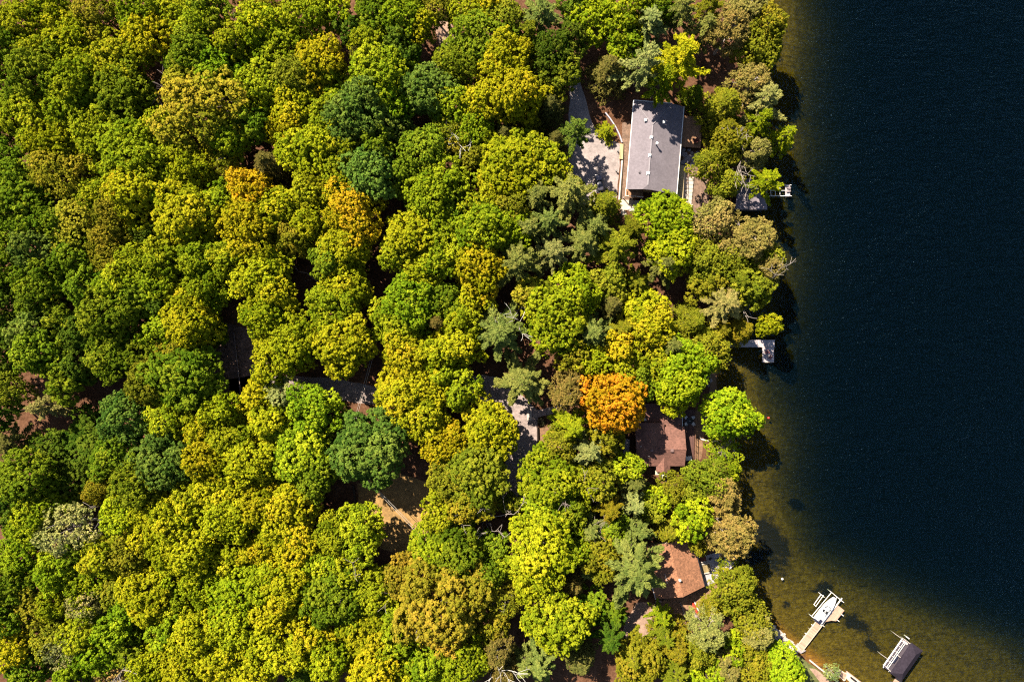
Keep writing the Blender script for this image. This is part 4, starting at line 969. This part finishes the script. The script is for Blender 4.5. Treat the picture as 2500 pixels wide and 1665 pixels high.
cable((890, 1165), (1045, 1322), .5, 0, 'upper of two bright wires crossing above the brown lawn', 'wires over the lawn')
cable((888, 1168), (1040, 1325), .55, 0, 'lower of two bright wires crossing above the brown lawn', 'wires over the lawn')
cable((918, 820), (866, 1022), .5, 0, 'left wire of the pair crossing the shaded gravel road', 'wires over the gravel road', r=.035)
cable((923, 820), (870, 1022), .5, 0, 'right wire of the pair crossing the shaded gravel road', 'wires over the gravel road', r=.035)
rock('white_boulder', 692, 1200, .55, STONE, 'pale boulder showing between yellow-green crowns left of the lawn', None, 5, 12.5) if False else None
# ------------------------------------------------------------------ trees
PAL = {'Y': (.188, .192, .006), 'L': (.138, .164, .006), 'G': (.082, .114, .006), 'D': (.048, .072, .006), 'B': (.070, .106, .014), 'O': (.122, .122, .008), 'y': (.205, .182, .006), 'k': (.165, .122, .010),  # D: dark green, also used to put shade into the colour of shadowed crowns
       'g': (.225, .176, .006), 'A': (.275, .150, .007), 'T': (.165, .132, .032), 'P': (.112, .126, .026), 'p': (.160, .160, .045), 'R': (.100, .080, .018), 'H': (.150, .192, .006), 'U': (.15, .06, .09)}
CNAME = {'Y': 'yellow-green', 'L': 'lime-green', 'G': 'mid-green', 'D': 'dark green', 'B': 'bluish green', 'O': 'olive-green', 'g': 'golden-yellow', 'A': 'orange', 'T': 'tan-olive', 'P': 'sage-green',
         'p': 'pale sage', 'R': 'brown-olive', 'H': 'bright green', 'U': 'pink-purple', 'y': 'warm yellow', 'k': 'bronze-olive'}
VAR = {k: [] for k in 'mnftsclw'}
for i in range(12):                                  # lobed broadleaf crowns, large
    R = 7.2; h = 17.0
    me, lc, R, h = broadleaf(100 + i, R, h, 30 + 3 * (i % 3), puff=.52, leaf=.235, k=17, dens=.95)
    VAR['m'].append((me, trunk_mesh(100 + i, R, h, lc, BARK), R, h))
for i in range(8):                                   # small
    me, lc, R, h = broadleaf(200 + i, 4.6, 12.5, 17 + i % 3, puff=.48, leaf=.225, k=16)
    VAR['n'].append((me, trunk_mesh(200 + i, R, h, lc, BARK), R, h))
for i in range(4):                                   # fine, smooth-domed
    me, lc, R, h = broadleaf(300 + i, 6.2, 15.0, 26, puff=.36, leaf=.21, k=8, dens=.9)
    VAR['f'].append((me, trunk_mesh(300 + i, R, h, lc, BARK), R, h))
for i in range(3):                                   # thin crowns with limbs showing
    me, lc, R, h = broadleaf(400 + i, 5.6, 14.0, 24, puff=.42, leaf=.22, k=7, gap=.50)
    VAR['t'].append((me, trunk_mesh(400 + i, R, h, lc, PALE_BARK, thin=.9, twigs=4), R, h))
for i in range(3):
    VAR['s'].append(pine(500 + i, 6.0, 18.0, 6, 6, droop=.10, z0=.42, power=1.0, fan=.13, ragged=.30, puff=.34, leaf=.30, fill=1.7, top_r=.2))
for i in range(3):
    VAR['c'].append(pine(600 + i, 5.0, 14.0, 11, 8, droop=.34, z0=.14, fan=.36, puff=.38, leaf=.22, power=.75, ragged=.2))
VAR['l'].append(pine(700, 4.0, 14.0, 9, 8, droop=.05, z0=.2, fan=.16, puff=.25, leaf=.17, power=.9, fill=1.3))
for i in range(3):
    VAR['w'].append(plate_pine(800 + i, 5.8, 16.0, 20, plates=4))

TREES = """
55 60 55 m L;135 18 45 m L;140 64 45 m Y;245 35 60 f O;350 25 58 m L;440 42 52 m L;520 22 50 m G;490 72 55 f L;630 12 48 f O;18 122 52 m G;90 130 52 m L;185 108 62 m Y;95 185 68 m G;372 92 62 m Y
480 132 62 m G;290 158 70 m L;535 172 62 m L;640 68 60 m Y;200 205 66 m L;298 232 70 m G;80 290 70 m L;168 265 65 m L;492 265 100 f O;15 295 52 f D;640 210 62 m L;622 292 48 m G;140 352 56 m Y
322 372 74 m L;240 312 60 m L;660 402 52 c R;155 428 68 f O;42 445 62 m G;385 398 50 m L;460 410 58 m Y;325 458 55 m Y;552 398 46 t O;612 466 54 m g
748 55 60 m L;690 128 64 m L;812 30 48 m Y;785 160 64 m y;725 192 54 m O;720 262 56 m Y;858 82 42 m D;922 42 58 m G;985 45 55 m L;1062 18 48 f O;1028 70 44 m Y;1132 28 44 m L;1186 24 46 m Y
1176 92 74 f G;1112 165 56 f G;905 115 54 m L;880 147 30 t R;980 128 50 m D;930 190 78 m L;966 236 60 m L;880 276 74 m B;825 256 42 m L;1045 226 64 m B;1100 265 60 m L;940 312 58 m B;1230 150 64 m Y;1272 138 36 m g
1180 255 56 m Y;1256 228 70 m Y;785 292 42 m L;706 310 52 m Y;806 322 48 m L;756 370 72 m Y;922 366 50 m G;830 362 50 m L;1036 376 64 f G;1114 336 50 t O;1152 386 38 m O;1232 332 44 c R;905 426 66 m B;840 426 58 m L
1236 412 72 m Y;1290 362 46 m L;1046 462 54 m L;1226 456 58 m Y;772 462 50 m L;980 436 44 m G
1232 42 50 f O;1322 36 58 s P;1346 132 48 m D;1446 40 60 m H;1545 24 50 m L;1582 62 62 s p;1512 72 42 m L;1660 26 52 s P;1822 24 58 w T;1782 78 58 w T;1866 72 48 m O;1846 124 52 m O;1486 176 58 c R;1655 150 74 s Y 25
1572 160 60 s p 24;1612 203 46 s L 22;1372 186 46 m O;1342 266 48 c R;1406 322 45 s B;1478 322 30 l L 4;1346 402 46 m L;1356 346 36 c R;1388 458 46 c O;1694 232 32 c O;1766 262 64 c O;1836 202 54 w T;1860 246 58 s p;1852 296 42 s L
1768 322 48 c O;1910 336 40 l Y;1782 352 44 m O;1728 406 42 f O;1842 372 40 w T;1868 444 44 s Y;1770 448 40 f O
55 482 70 m G;330 476 64 m Y;30 572 50 m G;90 552 50 m G;200 546 74 f O;290 530 60 f O;276 592 58 f O;462 526 78 m Y;546 496 50 m L;606 546 60 m Y;676 512 60 m Y;496 632 58 m L;362 566 40 m D
90 612 58 m B;26 662 50 m G;186 636 64 m G;276 642 50 f O;396 636 50 m L;106 696 64 m G;216 698 50 m G;292 698 50 m L;386 692 58 m L;510 698 52 m L;456 722 46 m L;612 612 62 m g;630 676 60 m Y;660 650 52 m Y;666 726 60 m Y
30 742 50 m D;96 732 50 m D;270 772 72 m G;80 802 50 m B;202 812 54 m D;468 786 64 m Y;390 822 50 m L;520 806 36 n G 7;656 774 54 m Y;690 845 54 m Y;106 857 64 m G;276 862 62 m G;416 872 52 f O;22 805 46 m D;402 757 40 m D
770 472 52 m L;860 522 74 f y;760 546 50 m Y;716 582 42 m O;840 606 60 m Y;804 640 46 n G;840 697 60 m Y;1050 482 58 m L;1106 502 42 m G;1006 577 64 m Y;970 622 46 m L;1080 566 54 m L;1182 562 68 m L;1242 512 52 f O
1080 632 50 m L;1026 677 54 m Y;1166 652 64 m y;1266 642 66 s P;1000 742 60 m L;1076 742 50 m G;1070 790 38 c R 16;976 792 62 m L;1166 722 44 m Y;816 757 60 m L;840 836 72 m Y;722 837 64 m Y;990 867 60 m y
1120 837 60 m Y;1220 812 74 s P
1390 467 62 s P;1475 502 48 c O;1246 560 54 m H;1350 617 52 s p;1422 592 62 s P;1510 602 62 s O;1626 540 64 m H;1642 606 60 m H;1620 644 48 s P;1736 542 48 f T;1830 586 64 w T;1736 632 58 f O;1866 642 48 f O
1876 658 38 w T;1836 702 48 m O;1302 722 46 m O;1402 712 62 m H;1356 782 72 m L;1490 746 52 c R;1446 812 58 s P;1576 756 50 m Y;1592 802 54 m g;1508 852 40 m g;1446 882 48 m Y;1686 787 54 c O;1766 742 62 s p;1722 697 44 m O
1806 806 46 c O;1764 806 34 c O;1876 792 28 n Y;1636 842 48 s P;1722 852 54 f O;1670 890 62 m H
30 946 46 f O;107 992 44 s p 14;30 1082 50 s R 12;448 926 80 m G;306 1022 58 m B;416 1022 60 m L;292 1112 60 m G;402 1126 74 m B;336 1182 60 m G;540 1002 46 n Y;496 1042 46 m Y;566 1066 58 m L;506 1122 54 m y;632 982 50 m Y
666 1022 54 m Y;664 888 50 m Y;612 1126 60 m Y;200 1092 58 m D 6;216 1036 50 m D 6;75 1172 70 m G;172 1192 58 m D 9;30 1226 50 m D;102 1252 58 m L;536 1197 58 m Y;170 1292 66 t p;306 1252 58 m Y;366 1236 54 m Y
430 1266 58 m Y;250 1192 36 f O;676 1126 46 m L;692 962 46 m p;770 1000 62 m L;740 1090 78 m L;770 1152 58 m G;706 1232 64 m Y;636 1236 54 m Y;905 1088 88 m B;985 962 64 m y;1046 936 58 m Y;1002 902 46 m y
1026 1022 58 m y;1126 946 46 m L;1194 1050 66 m Y;1092 1082 54 m Y;1165 1150 78 m O;1100 1175 54 m O;1072 1246 46 n L;1138 1222 62 m O;1274 935 70 s P;884 1286 54 m L;820 1306 46 m L;880 1332 44 n L
1390 956 50 w R;1500 982 74 m A 20;1660 930 58 m H;1640 975 38 n Y;1572 930 38 n G;1782 1010 60 m H;1400 1040 60 s L;1440 1096 62 s p;1480 1066 42 m O;1366 1086 46 f O;1528 1142 40 n L;1346 1170 68 m L;1336 1226 62 m L
1466 1172 48 m O;1546 1176 44 s P;1550 1230 46 s p;1610 1216 36 m H;1715 1170 54 f O;1752 1202 58 w T;1764 1102 40 t L 8;1780 1152 26 n L;1688 1256 50 m H;1708 1164 26 f O;1645 1190 36 f O
80 1277 54 m L;60 1352 54 m L;260 1356 50 m L;320 1346 54 m O;366 1300 58 m Y;476 1342 64 m Y;566 1262 58 m Y;140 1396 50 m L;216 1416 54 m L;30 1426 54 m G;90 1476 60 f O;212 1472 42 t p;290 1432 46 m O
366 1442 74 m Y;432 1477 44 m L;306 1502 50 m L;490 1416 50 m Y;580 1446 64 m Y;660 1416 58 m Y;36 1572 60 m Y;120 1552 50 f O;200 1537 50 m L;240 1592 54 m L;166 1586 44 t p;76 1632 54 m G;320 1576 46 m G;406 1552 36 t O 9
490 1542 64 m Y;570 1522 62 m Y;276 1647 44 t T;370 1632 54 m Y;460 1617 60 m Y;550 1602 64 m Y;656 1572 64 m Y;660 1492 54 m Y;616 1647 54 m Y;186 1652 48 m L;690 1282 58 m Y;720 1326 62 m Y;704 1432 62 m Y;790 1386 54 m L
810 1456 68 m G;910 1446 54 m L;1060 1332 54 m L;1116 1346 68 m G;1075 1475 102 m k;985 1406 52 m k;905 1536 64 m Y;966 1572 50 m L;770 1552 46 m g;736 1502 38 m Y;800 1602 54 m Y;745 1640 44 m D 9;920 1632 64 m Y;1046 1622 64 m L
1136 1602 60 m L;1226 1462 50 t O;1216 1586 44 w R;1282 1616 46 s P
1330 1335 82 m Y;1296 1430 48 m Y;1390 1252 44 m G;1465 1356 58 m O;1550 1385 90 s P;1400 1422 42 c R;1360 1515 76 m L;1490 1552 50 s D;1614 1502 34 s L;1622 1548 44 s O;1646 1572 58 c O;1724 1542 52 w T;1788 1426 58 f O;1830 1502 50 f O
1846 1542 46 w T;1630 1292 46 c O;1782 1302 62 w T;1560 1616 58 m O;1646 1642 58 s O;1416 1610 48 c R;1316 1617 56 s P;1232 1632 42 w R;1722 1640 44 n H;1786 1576 38 m H;1770 1632 44 w T;1832 1616 50 f O;1900 1634 56 m H
1560 1292 42 s P;1858 1572 17 n U 6;2030 1640 20 t p 6;1245 1225 30 n O 9
0 210 50 m G;5 385 52 m G;0 880 48 m D;5 1010 46 m D;120 1090 50 m D 8;565 345 46 m L;570 110 50 m L;240 380 50 m L;395 310 44 m L
820 205 44 m L;1160 320 44 m L;1296 300 38 c O;1340 215 36 c O;1410 20 44 m D;1290 85 44 s O;1610 30 40 m G;1720 70 46 s P;1730 20 44 s O;1400 100 40 m D;1530 120 44 m L
1105 440 48 m L;1170 500 48 m L;1310 480 50 s P;1290 560 48 s P;1340 540 46 s P;1450 555 48 s P;1545 560 44 s O;1690 610 44 f O;1790 640 46 f O;1800 690 42 s O;1520 800 46 s O;1555 690 44 s O 11;1490 690 44 m O
560 640 46 m L;340 730 50 m G;340 640 46 m L;150 780 46 m G;340 870 48 m G;160 930 50 m G;200 880 48 m D;370 935 52 m O;150 560 46 m G;395 480 46 m L;240 480 50 m L;100 505 44 m G
590 1185 46 m Y;480 1190 50 m L;460 1250 44 m Y;300 1300 46 m G;200 1350 50 m G;420 1345 48 m Y;560 1370 50 m Y;640 1340 48 m Y;420 1410 44 m Y;130 1470 44 m L;420 1530 48 m L;280 1540 44 m L;30 1500 46 m G
770 1460 44 m L;850 1390 44 m L;960 1500 48 m L;850 1500 46 m L;990 1640 46 m Y;1200 1520 44 m O;1190 1400 40 m G;1200 1330 40 m G 9;720 1600 46 m Y;1260 1390 44 m L;1440 1480 44 m G 9;1440 1290 44 s P;1490 1240 44 s O
1510 1300 40 m G;1590 1240 36 m O;1700 1320 30 f O;1420 1180 44 m L;1500 1500 40 s G 10;1540 1596 44 s O;1700 1590 44 f O;1740 1480 34 f O 4;1400 1330 44 m L;560 1140 40 m L;700 1060 46 m L
1650 1080 0 n L;1130 780 44 m L;1060 870 44 m Y;1080 900 40 m L;1540 900 44 m L;1600 880 44 m L;1400 870 40 m O
"""
LAND_MARKS = [('the grey-roofed house', 1595, 360), ('the brown-roofed cottage', 1615, 1080), ('the orange-brown cottage', 1655, 1400), ('the parked car', 1463, 450), ('the rail fence', 580, 890), ('the brown lawn', 965, 1240),
              ('the L-shaped dock', 1862, 850), ('the boathouse', 1835, 480), ('the motorboat dock', 1985, 1540), ('the gravel drive', 1270, 1090), ('the shaded gravel road', 850, 945), ('the bent dead conifer', 730, 650),
              ('the big bare grey snag', 400, 188), ('the pale dirt road patch', 1085, 85)]
KIND = {'m': ('broadleaf_tree', 'broadleaf tree'), 'n': ('broadleaf_tree', 'broadleaf tree'), 'f': ('fine_leaved_tree', 'fine-leaved tree'), 't': ('twiggy_tree', 'thin-leaved twiggy tree'), 's': ('pine_tree', 'pine tree'),
        'c': ('conifer_tree', 'bushy conifer'), 'w': ('pine_tree', 'pale-limbed pine tree'), 'l': ('larch_tree', 'feathery larch')}
GROUP = {'fine_leaved_tree': 'fine-leaved round trees of the forest', 'twiggy_tree': 'thin twiggy trees of the forest', 'broadleaf_tree': 'broadleaf trees of the lakeside forest', 'pine_tree': 'pine trees near the shore', 'conifer_tree': 'bushy conifers among the broadleaf trees', 'larch_tree': 'feathery larches'}
def direction(dx, dy):
    a = math.degrees(math.atan2(-dy, dx)) % 360
    return ['right of', 'above-right of', 'above', 'above-left of', 'left of', 'below-left of', 'below', 'below-right of'][int((a + 22.5) // 45) % 8]
def whereabouts(x, y):
    nm, lx, ly = min(LAND_MARKS, key=lambda q: math.hypot(q[1] - x, q[2] - y))
    pc = f'{max(0, x) / 25:.0f}% across, {max(0, y) / 16.65:.0f}% down'
    if math.hypot(lx - x, ly - y) < 260: return f'{direction(x - lx, y - ly)} {nm}, {pc}'
    return f'in deep forest, {pc}' if x < 1300 else f'in the shore woods, {pc}'
rt = random.Random(21); SEEN = set(); NT = 0
for ent in TREES.replace('\n', ';').split(';'):
    p = ent.split()
    if len(p) < 5 or float(p[2]) <= 0: continue
    x, y, r = float(p[0]), float(p[1]), float(p[2]); kd, cc = p[3], p[4]
    if kd == 'm' and r < 52 and rt.random() < .8: kd = 'n'
    name, word = KIND[kd]
    rw0 = r / 10 * .93
    h = float(p[5]) if len(p) > 5 else {'m': 7.5 + 1.35 * rw0, 'n': 8.5 + 1.35 * rw0, 'f': 8 + 1.2 * rw0, 't': 8 + 1.3 * rw0, 's': 9 + 1.5 * rw0, 'c': 6 + 1.5 * rw0, 'w': 8 + 1.5 * rw0, 'l': 7 + 1.6 * rw0}[kd] * rt.uniform(.88, 1.12)
    zc = G + h * {'s': .62, 'c': .5, 'w': .7, 'l': .5}.get(kd, .62)
    P = at(x, y, zc); rw = r / 10 * (CAM_H - zc) / CAM_H * (1.2 if kd == 's' else 1.10)
    cm, tm, R, H = VAR[kd][rt.randrange(len(VAR[kd]))]
    size = 'small' if r < 44 else 'large' if r > 66 else 'medium'
    lab = f"{size} {CNAME[cc]} {word} {whereabouts(x, y)}"
    while lab in SEEN: lab = lab.replace('% across', '.5% across', 1)
    SEEN.add(lab)
    t = thing(name, lab, 'tree', (P.x, P.y, G - .05), rt.uniform(0, 6.283), GROUP[name])
    s = rw / R; t.scale = (s * rt.uniform(.95, 1.05), s * rt.uniform(.95, 1.05), h / H)
    c = bpy.data.objects.new('crown', cm); COL.objects.link(c); c.parent = t
    col = PAL[cc]; j = rt.gauss(0, .09); k = rt.gauss(1, .09)
    k *= 1.14
    c.color = (max(0, col[0] * k * (1 + j)), col[1] * k, col[2] * k, 1)
    b = bpy.data.objects.new('trunk', tm); COL.objects.link(b); b.parent = t
    NT += 1
print('TREES', NT)

# bare and dead trees
for i, (x, y, h, mat, spread, droop, lean, lab) in enumerate([
        (405, 195, 15, SNAG_BARK, .8, 0, (-.15, .2), 'big bare grey snag with spreading twigs in the upper left forest gap'),
        (728, 655, 15, SNAG_BARK, .55, .9, (-.25, .35), 'bent dead conifer with drooping grey-brown twigs in a forest gap'),
        (1262, 748, 20, WHITE_BARK, .9, 0, (.05, .05), 'pale bare treetop left of the yellow-green maple above the gravel drive'),
        (1180, 1290, 19, PALE_BARK, .9, 0, (.0, -.1), 'pale bare crooked tree under olive crowns right of the brown lawn'),
        (1128, 312, 20, WHITE_BARK, .8, 0, (.0, .1), 'bare pale branches between bluish and yellow crowns, upper middle forest'),
        (1215, 1625, 21, WHITE_BARK, .7, 0, (0, 0), 'white bare treetop at the bottom edge among brown-olive pines'),
        (945, 1490, 19, PALE_BARK, .6, 0, (.05, -.1), 'small bare grey branch fan left of the big golden maple at the bottom'),
        (815, 1425, 20, SNAG_BARK, .7, 0, (0, 0), 'small dead brown branch poking from mid-green crowns below the lawn'),
        (1870, 660, 19, PALE_BARK, .8, 0, (.3, .0), 'leaning bare pale tree at the shore above the L-shaped dock'),
        (1838, 385, 18, PALE_BARK, .8, 0, (.2, -.1), 'bare pale limbs over the boathouse by the shore'),
        (1462, 1215, 19, SNAG_BARK, .7, .3, (.1, -.3), 'bare grey twigs hanging below the pale sage pine near the brown cottage'),
        (645, 14, 19, SNAG_BARK, .7, 0, (0, .1), 'bare grey twigs at the top edge of the forest'),
        (250, 1280, 20, PALE_BARK, .8, 0, (.2, .1), 'bare grey limbs beside the pale twiggy tree at the lower left'),
        (330, 1632, 19, PALE_BARK, .6, 0, (.4, .3), 'bare pale leaning branch at the bottom edge, lower left')]):
    P = at(x, y, G + h * .7)
    me = bare_mesh(900 + i, h, spread, mat, 4, r=.15, droop=droop, lean=lean)
    o = bpy.data.objects.new('bare_tree', me); COL.objects.link(o); o.location = (P.x - lean[0] * h * .5, P.y - lean[1] * h * .5, G - .1)
    tag(o, lab, 'tree', 'bare and dead trees')
# leaning white-barked tree by the shore
A = at(1712, 1072, 3.0); B = at(1790, 1090, 6.5); me = MB()
me.tube([at(1708, 1066, 1.0), A, A.lerp(B, .5) + Vector((0, 0, .8)), B], [.2, .17, .12, .05], 7)
rl = random.Random(5)
for i in range(9):
    s = A.lerp(B, .25 + .08 * i) + Vector((0, 0, .5)); e = s + Vector((rl.uniform(.5, 3.2), rl.uniform(-3.5, 2.6), rl.uniform(.2, 1.5)))
    me.tube([s, s.lerp(e, .5) + Vector((0, 0, .3)), e], [.07, .05, .02], 5)
tag(me.build('leaning_tree', WHITE_BARK), 'leaning white-barked tree over the shore, right of the brown-roofed cottage', 'tree', 'bare and dead trees')
# small shrub by the walkway
for i, (x, y, r, lab) in enumerate([(1322, 1028, 1.2, 'dark shrub with pale flower specks below the walkway slabs'), (1556, 545, 1.3, 'low dark shrub below the pale boulders of the grey-roofed house')]):
    rng = np.random.default_rng(50 + i); n = 260
    d = unit(rng.normal(size=(n, 3)) + np.array([0, 0, .5])); me = leaves('shrub', d * r * rng.uniform(.6, 1.1, (n, 1)) * np.array([1, 1, .7]) + np.array([0, 0, .3]), d + rng.normal(size=(n, 3)) * .5, .18 * rng.uniform(.6, 1.3, n), rng.uniform(0, 1, n), rng)
    o = bpy.data.objects.new('shrub', me); COL.objects.link(o); o.location = at(x, y); o.color = (.06, .06, .03, 1); tag(o, lab, 'shrub')

# ------------------------------------------------------------------ light, sky, camera
SUN_AZ = Vector((.65, -.76)).normalized(); SUN_EL = R_(46)
d = Vector((SUN_AZ.x * math.cos(SUN_EL), SUN_AZ.y * math.cos(SUN_EL), -math.sin(SUN_EL)))
su = bpy.data.lights.new('sun', 'SUN'); su.energy = 5.0; su.angle = R_(.5); su.color = (1.0, .90, .74)
so = bpy.data.objects.new('sun', su); COL.objects.link(so); so.rotation_euler = d.to_track_quat('-Z', 'Y').to_euler(); so.location = (-60, 110, 150)
w = bpy.data.worlds.new('World'); SC.world = w; w.use_nodes = True
nt = w.node_tree; bg = nt.nodes['Background']; sk = nt.nodes.new('ShaderNodeTexSky'); sk.sky_type = 'NISHITA'; sk.sun_disc = False
sk.sun_elevation = SUN_EL; sk.sun_rotation = math.atan2(-SUN_AZ.x, -SUN_AZ.y)
nt.links.new(sk.outputs[0], bg.inputs[0]); bg.inputs[1].default_value = .05
cam = bpy.data.cameras.new('camera'); cam.sensor_width = 36; cam.lens = 18 / (125 / CAM_H); cam.clip_start = 1; cam.clip_end = 2000
co = bpy.data.objects.new('camera', cam); COL.objects.link(co); co.location = (0, 0, CAM_H); co.rotation_euler = (0, 0, 0); SC.camera = co
SC.view_settings.view_transform = 'Standard'; SC.view_settings.look = 'None'; SC.view_settings.gamma = 1
SC.view_settings.exposure = 2.1
SC.cycles.use_denoising = False; SC.cycles.filter_width = 1.2
SC.cycles.max_bounces = 6; SC.cycles.diffuse_bounces = 3; SC.cycles.transmission_bounces = 3; SC.cycles.transparent_max_bounces = 8
SC.cycles.caustics_reflective = False; SC.cycles.caustics_refractive = False
